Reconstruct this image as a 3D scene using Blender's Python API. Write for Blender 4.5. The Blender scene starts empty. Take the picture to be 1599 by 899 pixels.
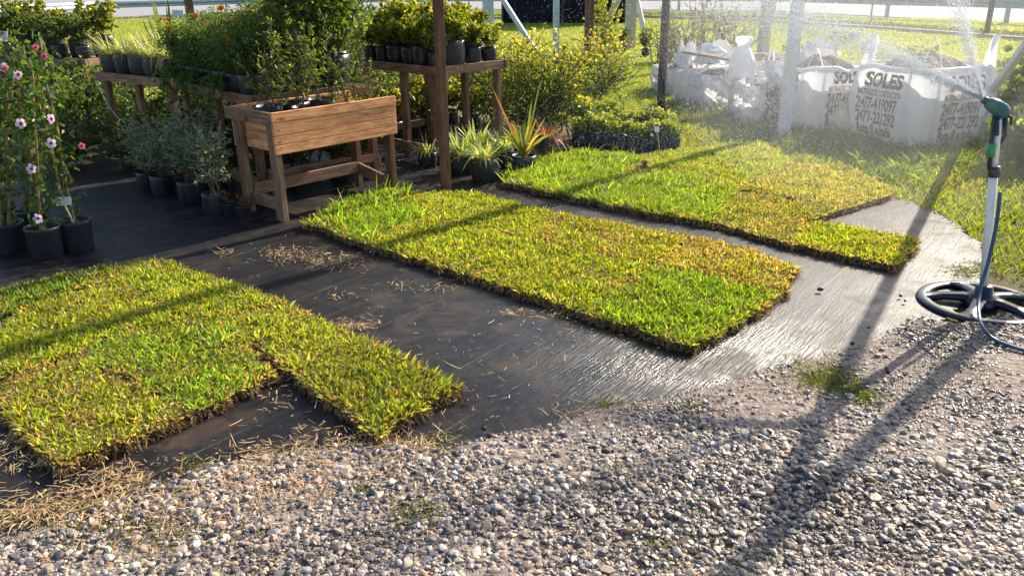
import bpy, math, random
import numpy as np
from mathutils import Vector, Matrix
rng = np.random.default_rng(7)
random.seed(7)
SC = bpy.context.scene
COL = SC.collection
R_ = math.radians
# ------------------------------------------------------------------ camera
F, CH, PITCH, ROLL = 1256.0, 1.55, R_(21), R_(0.8)
fw = np.array([0, math.cos(PITCH), -math.sin(PITCH)])
up = np.array([0, math.sin(PITCH), math.cos(PITCH)])
rt = np.array([1.0, 0, 0])
cr, sr = math.cos(ROLL), math.sin(ROLL)
cam = bpy.data.cameras.new('camera'); camo = bpy.data.objects.new('camera', cam); COL.objects.link(camo)
cx, cy, cz = cr*rt - sr*up, sr*rt + cr*up, -fw
camo.matrix_world = Matrix(((cx[0], cy[0], cz[0], 0), (cx[1], cy[1], cz[1], 0), (cx[2], cy[2], cz[2], CH), (0, 0, 0, 1)))
cam.sensor_width = 36; cam.lens = F/1599*36; cam.clip_end = 600; cam.clip_start = 0.05
SC.camera = camo
# ------------------------------------------------------------------ light
SUN_EL, SUN_AZ = 30.0, 45.0          # azimuth clockwise from +Y
w = bpy.data.worlds.new('World'); SC.world = w; w.use_nodes = True
nt = w.node_tree; bg = nt.nodes['Background']
sky = nt.nodes.new('ShaderNodeTexSky'); sky.sky_type = 'NISHITA'; sky.sun_disc = False
sky.sun_elevation = R_(SUN_EL); sky.sun_rotation = R_(SUN_AZ); sky.air_density = 1.0; sky.dust_density = 1.6
nt.links.new(sky.outputs[0], bg.inputs[0]); bg.inputs[1].default_value = 0.11
sl = bpy.data.lights.new('sun', 'SUN'); sl.energy = 4.6; sl.angle = R_(0.55); sl.color = (1.0, .90, .74)
so = bpy.data.objects.new('sun', sl); COL.objects.link(so)
sd = Vector((math.sin(R_(SUN_AZ))*math.cos(R_(SUN_EL)), math.cos(R_(SUN_AZ))*math.cos(R_(SUN_EL)), math.sin(R_(SUN_EL))))
so.rotation_euler = sd.to_track_quat('Z', 'Y').to_euler(); so.location = (8, 8, 12)
vs = SC.view_settings; vs.view_transform = 'Standard'; vs.look = 'None'; vs.gamma = 1; vs.use_curve_mapping = False
vs.exposure = 1.05
SC.cycles.max_bounces = 6; SC.cycles.transparent_max_bounces = 12; SC.cycles.transmission_bounces = 6

# ------------------------------------------------------------------ geometry of the photograph (pixel of the 1599 px photo -> place)
def G(x, y, z=0.0):
    u, v = (x-799.5)/F, (449.5-y)/F
    u, v = u*cr+v*sr, -u*sr+v*cr
    d = fw + u*rt + v*up
    t = (z-CH)/d[2]
    return np.array([d[0]*t, d[1]*t, z])
def height_at(b, y):
    lo, hi = 0.0, 6.0
    for _ in range(40):
        m = (lo+hi)/2; p = np.array([b[0], b[1], m-CH])
        v = (p@up)/(p@fw); u = (p@rt)/(p@fw)
        if 449.5-F*(u*sr+v*cr) > y: lo = m
        else: hi = m
    return m
# ------------------------------------------------------------------ object helpers
def tag(o, label=None, cat=None, group=None, kind=None):
    if label: o['label'] = label
    if cat: o['category'] = cat
    if group: o['group'] = group
    if kind: o['kind'] = kind
    return o
def thing(name, label, cat, loc=(0, 0, 0), rz=0.0, group=None):
    o = bpy.data.objects.new(name, None); COL.objects.link(o)
    o.empty_display_size = .1
    o.location = tuple(float(c) for c in loc); o.rotation_euler = (0, 0, rz)
    return tag(o, label, cat, group, 'thing')
def copy_tree(o, parent=None):
    c = o.copy(); COL.objects.link(c)
    if parent is not None: c.parent = parent
    for ch in list(o.children): copy_tree(ch, c)
    return c

class Acc:
    """collects arrays of quads and triangles with a colour per vertex"""
    def __init__(s): s.v, s.f, s.c, s.n, s.uv = [], [], [], 0, []
    def add(s, V, Fc, C=(1, 1, 1), UV=None):
        V = np.asarray(V, float).reshape(-1, 3)
        C = np.asarray(C, float)
        if C.ndim == 1: C = np.tile(C, (len(V), 1))
        s.v.append(V); s.c.append(C)
        for a in (Fc if isinstance(Fc, list) else [Fc]):
            a = np.asarray(a, np.int64)
            if len(a): s.f.append(a + s.n)
        s.uv.append(np.zeros((len(V), 2)) if UV is None else np.asarray(UV, float))
        s.n += len(V); return s
    def build(s, name, mat, parent=None, smooth=False, bevel=0, link=True):
        me = bpy.data.meshes.new(name)
        V = np.concatenate(s.v); C = np.concatenate(s.c); UV = np.concatenate(s.uv)
        loops = np.concatenate([a.ravel() for a in s.f]); sizes = np.concatenate([np.full(len(a), a.shape[1]) for a in s.f])
        me.vertices.add(len(V)); me.vertices.foreach_set('co', V.astype(np.float32).ravel())
        me.loops.add(len(loops)); me.loops.foreach_set('vertex_index', loops.astype(np.int32))
        me.polygons.add(len(sizes)); st = np.concatenate([[0], np.cumsum(sizes)[:-1]])
        me.polygons.foreach_set('loop_start', st.astype(np.int32)); me.polygons.foreach_set('loop_total', sizes.astype(np.int32))
        me.update(calc_edges=True)
        at = me.color_attributes.new('tint', 'FLOAT_COLOR', 'POINT')
        at.data.foreach_set('color', np.concatenate([C, np.ones((len(C), 1))], 1).astype(np.float32).ravel())
        uvl = me.uv_layers.new(name='UVMap'); uvl.data.foreach_set('uv', UV[loops].astype(np.float32).ravel())
        me.polygons.foreach_set('use_smooth', np.full(len(sizes), smooth))
        me.materials.append(mat)
        o = bpy.data.objects.new(name, me)
        if link: COL.objects.link(o)
        if parent is not None: o.parent = parent
        if bevel:
            m = o.modifiers.new('bevel', 'BEVEL'); m.width = bevel; m.segments = 2; m.limit_method = 'ANGLE'
        return o
def nrm(a): return a/np.maximum(np.linalg.norm(a, axis=-1, keepdims=True), 1e-9)
def vary(base, n, s=.15, hs=.08):
    base = np.asarray(base, float)
    return np.clip(base*(1+rng.normal(0, s, (n, 1)))*(1+rng.normal(0, hs, (n, 3))), .003, 1)
def blades(acc, P, D, L, W, C, prof=(.5, 1, .7, .05), bend=0., bendvec=(0, 0, -1), side=None, fold=0):
    P = np.asarray(P, float); n = len(P)
    if n == 0: return
    D = nrm(np.asarray(D, float)); L = np.broadcast_to(L, n)[:, None]; W = np.broadcast_to(W, n)[:, None]
    bend = np.broadcast_to(bend, n)[:, None]
    if side is None: side = rng.normal(size=(n, 3)); side[:, 2] *= .5
    S = nrm(np.cross(D, side))
    T = len(prof); bv = np.asarray(bendvec, float)
    out = np.empty((n, T*2, 3))
    for i, p in enumerate(prof):
        t = i/(T-1); c = P + D*L*t + bv*L*bend*t*t
        out[:, 2*i] = c - S*W*p*.5; out[:, 2*i+1] = c + S*W*p*.5
    q = np.array([[2*i, 2*i+1, 2*i+3, 2*i+2] for i in range(T-1)])
    Fc = (q[None] + (np.arange(n)*T*2)[:, None, None]).reshape(-1, 4)
    C = np.asarray(C, float); C = np.repeat(np.broadcast_to(C, (n, 3)), T*2, 0)
    acc.add(out, Fc, C)
def tube(acc, pts, r0, r1=None, n=6, C=(1, 1, 1), cap=True):
    pts = np.asarray(pts, float); m = len(pts); r1 = r0 if r1 is None else r1
    d = np.gradient(pts, axis=0); d = nrm(d)
    ref = np.array([0, 0, 1.]) if abs(d[0][2]) < .9 else np.array([1., 0, 0])
    a = nrm(np.cross(d, ref)); b = np.cross(d, a)
    ang = np.arange(n)*2*math.pi/n
    r = np.linspace(r0, r1, m) if np.ndim(r0) == 0 else np.asarray(r0)
    V = pts[:, None] + r[:, None, None]*(a[:, None]*np.cos(ang)[None, :, None] + b[:, None]*np.sin(ang)[None, :, None])
    i, j = np.meshgrid(np.arange(m-1), np.arange(n), indexing='ij'); j2 = (j+1) % n
    Fc = np.stack([i*n+j, i*n+j2, (i+1)*n+j2, (i+1)*n+j], -1).reshape(-1, 4)
    ll = np.concatenate([[0], np.cumsum(np.linalg.norm(np.diff(pts, axis=0), axis=1))])
    UV = np.stack([np.repeat(ll, n), np.tile(ang/6.28*.3, m)], 1)
    fs = [Fc]
    if cap: fs += [np.array([list(range(n))[::-1]]), np.array([list(range((m-1)*n, m*n))])]
    acc.add(V, fs, C, UV)
def beam(acc, p0, p1, w, h, upv=(0, 0, 1), C=(1, 1, 1)):
    """box from p0 to p1, width w (sideways), height h (along upv), UV u runs along its length"""
    p0 = np.asarray(p0, float); p1 = np.asarray(p1, float); d = p1-p0; L = np.linalg.norm(d); d = d/L
    s = nrm(np.cross(d, np.asarray(upv, float))); u = np.cross(s, d); o = rng.uniform(0, 50, 2)
    V, UV, Fc = [], [], []
    def face(a, b, c, e, ua, ub, uc, ue):
        k = len(V); V.extend([a, b, c, e]); UV.extend([ua+o, ub+o, uc+o, ue+o]); Fc.append([k, k+1, k+2, k+3])
    def pt(t, x, y): return p0 + d*L*t + s*w/2*x + u*h/2*y
    A = lambda *a: np.array(a, float)
    # shared corners so the bevel works
    P = [pt(t, x, y) for t in (0, 1) for x, y in ((-1, -1), (1, -1), (1, 1), (-1, 1))]
    UVc = [A(L*t, v)+o for t in (0, 1) for v in (0, w, w+h, h)]
    Fc = [[0, 1, 5, 4], [1, 2, 6, 5], [2, 3, 7, 6], [3, 0, 4, 7], [3, 2, 1, 0], [4, 5, 6, 7]]
    acc.add(P, np.array(Fc), np.asarray(C)*np.ones(3)*rng.uniform(.82, 1.12), UVc)
def lathe(acc, prof, n=24, C=(1, 1, 1), loc=(0, 0, 0), wob=0.):
    prof = np.asarray(prof, float); m = len(prof); ang = np.arange(n)*2*math.pi/n
    ph = rng.uniform(0, 6, 3)
    rr = prof[:, 0][:, None]*(1+wob*(np.sin(3*ang+ph[0])+.7*np.sin(5*ang+ph[1]+prof[:, 1][:, None]*20)+.5*np.sin(9*ang+ph[2]))[:, :] if wob else np.ones((m, n)))
    V = np.stack([rr*np.cos(ang)+loc[0], rr*np.sin(ang)+loc[1], np.repeat(prof[:, 1][:, None], n, 1)+loc[2]], -1)
    i, j = np.meshgrid(np.arange(m-1), np.arange(n), indexing='ij'); j2 = (j+1) % n
    Fc = np.stack([i*n+j, i*n+j2, (i+1)*n+j2, (i+1)*n+j], -1).reshape(-1, 4)
    acc.add(V, Fc, C)
def vnoise(x, y, s=1.0, seed=0):
    """smooth value noise for shaping and patchy growth"""
    x = np.asarray(x)/s; y = np.asarray(y)/s
    xi = np.floor(x).astype(int); yi = np.floor(y).astype(int); fx = x-xi; fy = y-yi
    fx = fx*fx*(3-2*fx); fy = fy*fy*(3-2*fy)
    def h(a, b):
        k = (a*374761393 + b*668265263 + seed*1442695041) & 0x7fffffff
        k = ((k ^ (k >> 13))*1274126177) & 0x7fffffff
        return ((k ^ (k >> 16)) & 0xffff)/65535.
    return (h(xi, yi)*(1-fx)+h(xi+1, yi)*fx)*(1-fy)+(h(xi, yi+1)*(1-fx)+h(xi+1, yi+1)*fx)*fy
def inpoly(pts, poly):
    x, y = pts[:, 0], pts[:, 1]; r = np.zeros(len(pts), bool); n = len(poly)
    for i in range(n):
        x0, y0 = poly[i][:2]; x1, y1 = poly[(i+1) % n][:2]
        if y0 == y1: continue
        c = ((y0 > y) != (y1 > y)) & (x < (x1-x0)*(y-y0)/(y1-y0)+x0); r ^= c
    return r
def polydist(pts, poly, closed=True):
    d = np.full(len(pts), 1e9); nx = np.zeros((len(pts), 2)); n = len(poly)
    for i in range(n if closed else n-1):
        a = np.array(poly[i][:2]); b = np.array(poly[(i+1) % n][:2]); ab = b-a
        t = np.clip(((pts[:, :2]-a)@ab)/(ab@ab), 0, 1); q = a+t[:, None]*ab; e = pts[:, :2]-q; dd = np.linalg.norm(e, axis=1)
        m = dd < d; d[m] = dd[m]; nx[m] = (-e/np.maximum(dd, 1e-6)[:, None])[m]
    return d, nx
def scatter(poly, dens):
    p = np.array([q[:2] for q in poly]); lo, hi = p.min(0), p.max(0)
    n = int(np.prod(hi-lo)*dens); s = rng.uniform(lo, hi, (n, 2)); return s[inpoly(s, poly)]

# ------------------------------------------------------------------ materials
def mat(name, col=(.5, .5, .5), rough=.6, spec=.5, metal=0.):
    m = bpy.data.materials.new(name); m.use_nodes = True
    b = m.node_tree.nodes['Principled BSDF']
    b.inputs['Base Color'].default_value = (*col, 1); b.inputs['Roughness'].default_value = rough
    b.inputs['Specular IOR Level'].default_value = spec; b.inputs['Metallic'].default_value = metal
    return m, m.node_tree, b
def N(t, kind, **kw):
    n = t.nodes.new(kind)
    for k, v in kw.items():
        if isinstance(k, str) and k in n.inputs: n.inputs[k].default_value = v
        else: setattr(n, k, v)
    return n
def ramp(t, fac, stops):
    r = t.nodes.new('ShaderNodeValToRGB'); e = r.color_ramp.elements
    while len(e) < len(stops): e.new(.5)
    for q, (p, c) in zip(e, stops): q.position = p; q.color = (*c, 1) if np.ndim(c) else (c, c, c, 1)
    t.links.new(fac, r.inputs[0]); return r
def noise(t, scale, detail=4, vec=None, rough=.55, dist=0.):
    n = t.nodes.new('ShaderNodeTexNoise'); n.inputs['Scale'].default_value = scale; n.inputs['Detail'].default_value = detail
    n.inputs['Roughness'].default_value = rough; n.inputs['Distortion'].default_value = dist
    if vec is not None: t.links.new(vec, n.inputs['Vector'])
    return n
def mapping(t, src, scale=(1, 1, 1), rot=(0, 0, 0), loc=(0, 0, 0)):
    m = t.nodes.new('ShaderNodeMapping'); m.inputs['Scale'].default_value = scale; m.inputs['Rotation'].default_value = rot; m.inputs['Location'].default_value = loc
    t.links.new(src, m.inputs['Vector']); return m.outputs[0]
def bump(t, b, h, strength=.3, dist=.01):
    n = t.nodes.new('ShaderNodeBump'); n.inputs['Strength'].default_value = strength; n.inputs['Distance'].default_value = dist
    t.links.new(h, n.inputs['Height']); t.links.new(n.outputs[0], b.inputs['Normal']); return n
def mixc(t, fac, a, b, mode='MIX'):
    m = t.nodes.new('ShaderNodeMix'); m.data_type = 'RGBA'; m.blend_type = mode
    for s, v in ((m.inputs[0], fac), (m.inputs[6], a), (m.inputs[7], b)):
        if hasattr(v, 'links'): t.links.new(v, s)
        else: s.default_value = v if np.ndim(v) == 0 else (*v, 1)
    return m.outputs[2]
def leafmat(name, trans=.5, rough=.45, tboost=(1.5, 1.4, .6), spec=.35):
    """leaf: own colour per leaf from the mesh; light passes through it"""
    m, t, b = mat(name, rough=rough, spec=spec)
    a = N(t, 'ShaderNodeVertexColor', layer_name='tint')
    tc = t.nodes.new('ShaderNodeTexCoord'); nz = noise(t, 60, 2, tc.outputs['Object'])
    rp = ramp(t, nz.outputs[0], [(.3, .75), (.7, 1.2)])
    c = mixc(t, 1., a.outputs[0], rp.outputs[0], 'MULTIPLY')
    t.links.new(c, b.inputs['Base Color'])
    tl = t.nodes.new('ShaderNodeBsdfTranslucent'); c2 = mixc(t, 1., c, tboost, 'MULTIPLY'); t.links.new(c2, tl.inputs[0])
    mx = t.nodes.new('ShaderNodeMixShader'); mx.inputs[0].default_value = trans
    t.links.new(b.outputs[0], mx.inputs[1]); t.links.new(tl.outputs[0], mx.inputs[2])
    t.links.new(mx.outputs[0], t.nodes['Material Output'].inputs[0]); return m
M_LEAF = leafmat('leaf', .5, .42, (1.75, 1.65, .6))
M_TURF = leafmat('turf_blade', .5, .42, (1.75, 1.75, .5))
M_STRAW = leafmat('straw', .25, .6, (1.2, 1.1, .9), .2)
M_PETAL = leafmat('petal', .4, .5, (1.1, 1.1, 1.1))
def wood(name, c1, c2, c3, rough=.75):
    m, t, b = mat(name, rough=rough, spec=.25)
    uv = t.nodes.new('ShaderNodeUVMap')
    v = mapping(t, uv.outputs[0], (1.2, 22, 1)); n1 = noise(t, 3, 6, v, .6, 1.2)
    v2 = mapping(t, uv.outputs[0], (2.5, 6, 1)); n2 = noise(t, 2.2, 3, v2, .5, .5)
    r = ramp(t, n1.outputs[0], [(.3, c1), (.52, c2), (.72, c3)])
    r2 = ramp(t, n2.outputs[0], [(.3, .55), (.62, 1.1)])
    c = mixc(t, .75, r.outputs[0], r2.outputs[0], 'MULTIPLY')
    vo = t.nodes.new('ShaderNodeTexVoronoi'); vo.inputs['Scale'].default_value = 1
    t.links.new(mapping(t, uv.outputs[0], (3.5, 9, 1)), vo.inputs['Vector'])
    kn = ramp(t, vo.outputs['Distance'], [(.05, .25), (.14, 1.0)]); c = mixc(t, .8, c, kn.outputs[0], 'MULTIPLY')
    a = N(t, 'ShaderNodeVertexColor', layer_name='tint'); c = mixc(t, 1., c, a.outputs[0], 'MULTIPLY')
    t.links.new(c, b.inputs['Base Color']); bump(t, b, n1.outputs[0], .5, .004); return m
M_WOOD = wood('bench_wood', (.14, .075, .048), (.29, .17, .105), (.40, .25, .165))
M_WOODN = wood('planter_wood', (.46, .17, .075), (.80, .37, .16), (.86, .50, .25))
M_WOODP = wood('post_wood', (.10, .05, .03), (.20, .105, .06), (.27, .15, .09))
M_CANE = wood('cane', (.22, .13, .05), (.38, .24, .10), (.45, .3, .14))
def simple(name, col, rough=.6, spec=.5, metal=0, nscale=30, var=.25, bmp=.2, bdist=.004):
    m, t, b = mat(name, col, rough, spec, metal)
    tc = t.nodes.new('ShaderNodeTexCoord'); n = noise(t, nscale, 5, tc.outputs['Object'])
    r = ramp(t, n.outputs[0], [(.3, 1-var), (.7, 1+var)])
    t.links.new(mixc(t, 1., col, r.outputs[0], 'MULTIPLY'), b.inputs['Base Color'])
    if bmp: bump(t, b, n.outputs[0], bmp, bdist)
    return m
M_POT = simple('black_plastic', (.022, .024, .03), .42, .5, 0, 40, .35, .4, .004)
M_SOIL = simple('potting_soil', (.035, .024, .016), .95, .2, 0, 120, .5, .8, .01)
M_WHITEP = simple('white_paint', (.62, .64, .66), .6, .3, 0, 14, .14, .25)
M_BLUEP = simple('pale_blue_paint', (.42, .52, .60), .6, .3, 0, 14, .2, .25)
M_CONC = simple('concrete_post', (.50, .46, .38), .9, .2, 0, 12, .25, .4)
M_BLACKM = simple('dark_metal', (.03, .028, .028), .5, .5, 0, 40, .4, .2)
M_GALV = simple('galvanised_steel', (.30, .38, .48), .4, .5, .6, 6, .15, .1)
M_STEM = simple('stem_bark', (.12, .085, .05), .8, .3, 0, 60, .3, .4)
M_GSTEM = simple('green_stem', (.10, .13, .04), .6, .3, 0, 60, .3, .2)
M_STONE, t, b = mat('gravel_stone', rough=.5, spec=.5)
a = N(t, 'ShaderNodeVertexColor', layer_name='tint'); tc = t.nodes.new('ShaderNodeTexCoord'); n_ = noise(t, 220, 4, tc.outputs['Object'])
r_ = ramp(t, n_.outputs[0], [(.3, .72), (.7, 1.18)]); t.links.new(mixc(t, 1., a.outputs[0], r_.outputs[0], 'MULTIPLY'), b.inputs['Base Color'])
r2 = ramp(t, noise(t, 1.3, 3, tc.outputs['Object']).outputs[0], [(.35, .28), (.65, .62)]); t.links.new(r2.outputs[0], b.inputs['Roughness'])
bump(t, b, n_.outputs[0], .35, .003)

# ground : soil with short grass tints, one sheet
M_GROUND, t, b = mat('soil_and_short_grass', rough=.95, spec=.15)
tc = t.nodes.new('ShaderNodeTexCoord'); P_ = tc.outputs['Object']
n1 = noise(t, .35, 5, P_); n2 = noise(t, 9, 6, P_); n3 = noise(t, 90, 4, P_)
g = ramp(t, n2.outputs[0], [(.3, (.11, .14, .025)), (.5, (.20, .24, .04)), (.7, (.32, .32, .09))])
g2 = ramp(t, n3.outputs[0], [(.3, .5), (.7, 1.35)]); gc = mixc(t, 1., g.outputs[0], g2.outputs[0], 'MULTIPLY')
d = ramp(t, n3.outputs[0], [(.3, (.07, .048, .03)), (.7, (.16, .115, .08))])
f_ = ramp(t, n1.outputs[0], [(.44, 1.), (.56, 0.)]); sx = t.nodes.new('ShaderNodeSeparateXYZ'); t.links.new(P_, sx.inputs[0])
near = N(t, 'ShaderNodeMapRange'); near.inputs[1].default_value = 8; near.inputs[2].default_value = 12; t.links.new(sx.outputs[1], near.inputs[0])
mm = t.nodes.new('ShaderNodeMath'); mm.operation = 'MAXIMUM'; t.links.new(near.outputs[0], mm.inputs[0]); mm.inputs[1].default_value = 0.25
t.links.new(mixc(t, mm.outputs[0], d.outputs[0], gc), b.inputs['Base Color'])
bump(t, b, n3.outputs[0], .6, .02)
# weed mat : woven black plastic, wet, dusty in places
MAT_DIR = math.atan2(2.93-2.47, .07+.30)
M_MAT, t, b = mat('woven_ground_cloth', rough=.4, spec=.42)
tc = t.nodes.new('ShaderNodeTexCoord'); P_ = tc.outputs['Object']
al = mapping(t, P_, (1, 1, 1), (0, 0, -MAT_DIR))
st = mapping(t, al, (2.2, 22, 1)); ns = noise(t, 1.2, 6, st, .62, .4)
st2 = mapping(t, al, (7, 60, 1)); ns2 = noise(t, 1.5, 5, st2, .6)
big = noise(t, 1.1, 5, P_, .6, .4); mid = noise(t, 5, 6, P_, .65, .8); fine = noise(t, 140, 3, P_)
dirt = ramp(t, mid.outputs[0], [(.46, 0.), (.68, .9)]); dirt2 = ramp(t, big.outputs[0], [(.40, .0), (.62, 1.)])
dm = mixc(t, 1., dirt.outputs[0], dirt2.outputs[0], 'MULTIPLY')
base = ramp(t, ns.outputs[0], [(.3, (.009, .009, .010)), (.7, (.022, .021, .023))])
c = mixc(t, dm, base.outputs[0], (.085, .055, .038))
wv = t.nodes.new('ShaderNodeSeparateXYZ'); t.links.new(al, wv.inputs[0])
ml = t.nodes.new('ShaderNodeMath'); ml.operation = 'PINGPONG'; ml.inputs[1].default_value = .15; t.links.new(wv.outputs[1], ml.inputs[0])
ln = ramp(t, ml.outputs[0], [(.0, 1.), (.0018, 1.), (.004, 0.)]); ln.color_ramp.interpolation = 'LINEAR'
lb = ramp(t, noise(t, 3, 3, al).outputs[0], [(.4, .0), (.65, .5)])
c = mixc(t, mixc(t, 1., ln.outputs[0], lb.outputs[0], 'MULTIPLY'), c, (.25, .25, .10))
t.links.new(c, b.inputs['Base Color'])
rr = ramp(t, mid.outputs[0], [(.3, .40), (.7, .72)])
wp = G(985, 570); vm = t.nodes.new('ShaderNodeVectorMath'); vm.operation = 'DISTANCE'; t.links.new(P_, vm.inputs[0]); vm.inputs[1].default_value = tuple(wp)
wd = ramp(t, vm.outputs['Value'], [(.35, 1.), (1.2, 0.)]); wn = ramp(t, noise(t, 3.5, 6, al, .7).outputs[0], [(.42, 0.), (.56, 1.)]); wetm = mixc(t, 1., wd.outputs[0], wn.outputs[0], 'MULTIPLY')
t.links.new(mixc(t, wetm, rr.outputs[0], (.24, .24, .24)), b.inputs['Roughness'])
mh = t.nodes.new('ShaderNodeMath'); mh.operation = 'ADD'; t.links.new(ns.outputs[0], mh.inputs[0]); t.links.new(ns2.outputs[0], mh.inputs[1])
bp = bump(t, b, mh.outputs[0], .3, .008)
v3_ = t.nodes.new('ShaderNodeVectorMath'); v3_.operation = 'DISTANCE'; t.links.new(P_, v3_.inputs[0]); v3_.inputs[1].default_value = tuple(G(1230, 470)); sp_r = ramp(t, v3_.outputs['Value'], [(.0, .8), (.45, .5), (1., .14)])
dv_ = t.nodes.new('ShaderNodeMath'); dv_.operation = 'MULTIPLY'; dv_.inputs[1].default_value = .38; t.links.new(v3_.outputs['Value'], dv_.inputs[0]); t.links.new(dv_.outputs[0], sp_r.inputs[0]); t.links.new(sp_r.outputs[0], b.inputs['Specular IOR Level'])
v2_ = t.nodes.new('ShaderNodeVectorMath'); v2_.operation = 'DISTANCE'; t.links.new(P_, v2_.inputs[0]); v2_.inputs[1].default_value = tuple(G(1060, 560)); sd_r = ramp(t, v2_.outputs['Value'], [(.3, .85), (1.0, .22)]); t.links.new(sd_r.outputs[0], bp.inputs['Strength'])
b2 = t.nodes.new('ShaderNodeBump'); b2.inputs['Strength'].default_value = .35; b2.inputs['Distance'].default_value = .002
t.links.new(fine.outputs[0], b2.inputs['Height']); t.links.new(bp.outputs[0], b2.inputs['Normal']); t.links.new(b2.outputs[0], b.inputs['Normal'])
M_MATLINES = None
# asphalt and others
M_ROAD = simple('asphalt', (.30, .29, .31), .85, .3, 0, 8, .12, .3)
M_KERB = simple('kerb_concrete', (.48, .44, .36), .9, .2, 0, 8, .2, .3)
M_DIRT = simple('gravel_dirt', (.27, .215, .175), .9, .3, 0, 30, .5, .9, .02)
M_THATCH = simple('turf_thatch', (.17, .15, .045), .95, .1, 0, 130, .7, 1., .02)
M_SODSOIL = simple('turf_soil', (.075, .048, .028), .95, .2, 0, 90, .6, 1., .02)

# ------------------------------------------------------------------ terrain
def sheet(name, poly, matx, z, kind='structure', cell=None, amp=0., nsc=.5, seed=1, **kw):
    p = np.array([q[:2] for q in poly])
    if cell is None:
        a = Acc(); V = np.concatenate([p, np.full((len(p), 1), z)], 1); a.add(V, np.array([list(range(len(p)))]))
        return tag(a.build(name, matx), kind=kind, **kw)
    lo, hi = p.min(0), p.max(0); nx, ny = (np.ceil((hi-lo)/cell).astype(int)+1)
    X, Y = np.meshgrid(np.linspace(lo[0], hi[0], nx), np.linspace(lo[1], hi[1], ny), indexing='ij')
    Z = z + amp*(vnoise(X, Y, nsc, seed)+.4*vnoise(X, Y, nsc*.37, seed+3))
    i, j = np.meshgrid(np.arange(nx-1), np.arange(ny-1), indexing='ij'); i, j = i.ravel(), j.ravel()
    ctr = np.stack([X[i, j]+(hi[0]-lo[0])/(nx-1)/2, Y[i, j]+(hi[1]-lo[1])/(ny-1)/2], 1)
    k = inpoly(ctr, poly); i, j = i[k], j[k]
    Fc = np.stack([i*ny+j, (i+1)*ny+j, (i+1)*ny+j+1, i*ny+j+1], 1)
    a = Acc(); a.add(np.stack([X, Y, Z], -1), Fc); return tag(a.build(name, matx, smooth=True), kind=kind, **kw)
sheet('ground', [(-150, -20), (150, -20), (150, 220), (-150, 220)], M_GROUND, -.004)
EDGE = [(-420, 930), (-150, 880), (0, 853), (120, 820), (210, 785), (350, 735), (480, 716), (590, 706), (700, 712), (770, 694), (850, 680), (930, 650), (1050, 628), (1150, 603), (1220, 583), (1310, 562), (1390, 530), (1432, 505)]
EDGEW = [G(x, y)[:2] for x, y in EDGE]
MATP = [np.array(e)*(1-.14/np.linalg.norm(e)) for e in EDGEW] + [G(x, y)[:2] for x, y in [(1490, 497), (1520, 460), (1540, 410), (1525, 375), (1480, 345), (1440, 322), (1392, 312), (1330, 300), (1150, 262), (1000, 225), (880, 222), (860, 205), (700, 190), (400, 170), (0, 165), (-500, 190), (-800, 300)]]
def smoothpoly(poly, it=2):
    p = np.array(poly)
    for _ in range(it):
        q = np.roll(p, -1, 0); p = np.stack([.75*p+.25*q, .25*p+.75*q], 1).reshape(-1, 2)
    return p
MATS = smoothpoly(MATP)
MATS = MATS + np.stack([vnoise(MATS[:, 0]*1., MATS[:, 1], .12, 5)-.5, vnoise(MATS[:, 0], MATS[:, 1], .12, 9)-.5], 1)*.05
sheet('ground_cloth', MATS, M_MAT, .006, cell=.03, amp=.008, nsc=.45)
GRAVP = EDGEW + [G(x, y)[:2] for x, y in [(1500, 512), (1560, 500), (1620, 480), (1750, 470)]] + [(4.5, 3.0), (4.5, .3), (-4, .3)]
sheet('gravel_bed', GRAVP, M_DIRT, .019, cell=.02, amp=.010, nsc=.3)
# road, kerb line
ROADB = [(-700, 60), (-200, 40), (165, 28), (370, 20), (700, 15), (1000, 16), (1209, 18), (1385, 27), (1572, 36), (1800, 50)]
rb = [G(x, y)[:2] for x, y in ROADB]
sheet('road', rb + [np.array(p)*2.6 for p in rb[::-1]], M_ROAD, .02)
KERB = [(-300, 62), (60, 40), (240, 31), (560, 31), (760, 30), (1000, 27), (1200, 35), (1400, 48), (1599, 64), (1750, 78)]
kb = np.array([G(x, y)[:2] for x, y in KERB])
a = Acc()
for p, q in zip(kb[:-1], kb[1:]): beam(a, (*p, .04), (*q, .04), .18, .10)
tag(a.build('kerb', M_KERB), kind='structure')

# ------------------------------------------------------------------ gravel stones
def ico(sub):
    import bmesh
    bm = bmesh.new(); bmesh.ops.create_icosphere(bm, subdivisions=sub, radius=1)
    V = np.array([v.co[:] for v in bm.verts]); Fc = np.array([[v.index for v in f.verts] for f in bm.faces]); bm.free(); return V, Fc
ICO = {1: ico(1), 2: ico(2)}
def rotm(n, flat=.5):
    yaw = rng.uniform(0, 6.283, n); a = rng.normal(0, flat, n); b_ = rng.normal(0, flat, n)
    cz_, sz_, ca, sa, cb, sb = np.cos(yaw), np.sin(yaw), np.cos(a), np.sin(a), np.cos(b_), np.sin(b_)
    Z = np.zeros(n); O = np.ones(n)
    Rz = np.stack([cz_, -sz_, Z, sz_, cz_, Z, Z, Z, O], 1).reshape(n, 3, 3)
    Rx = np.stack([O, Z, Z, Z, ca, -sa, Z, sa, ca], 1).reshape(n, 3, 3)
    Ry = np.stack([cb, Z, sb, Z, O, Z, -sb, Z, cb], 1).reshape(n, 3, 3)
    return Rz@Rx@Ry
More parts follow.
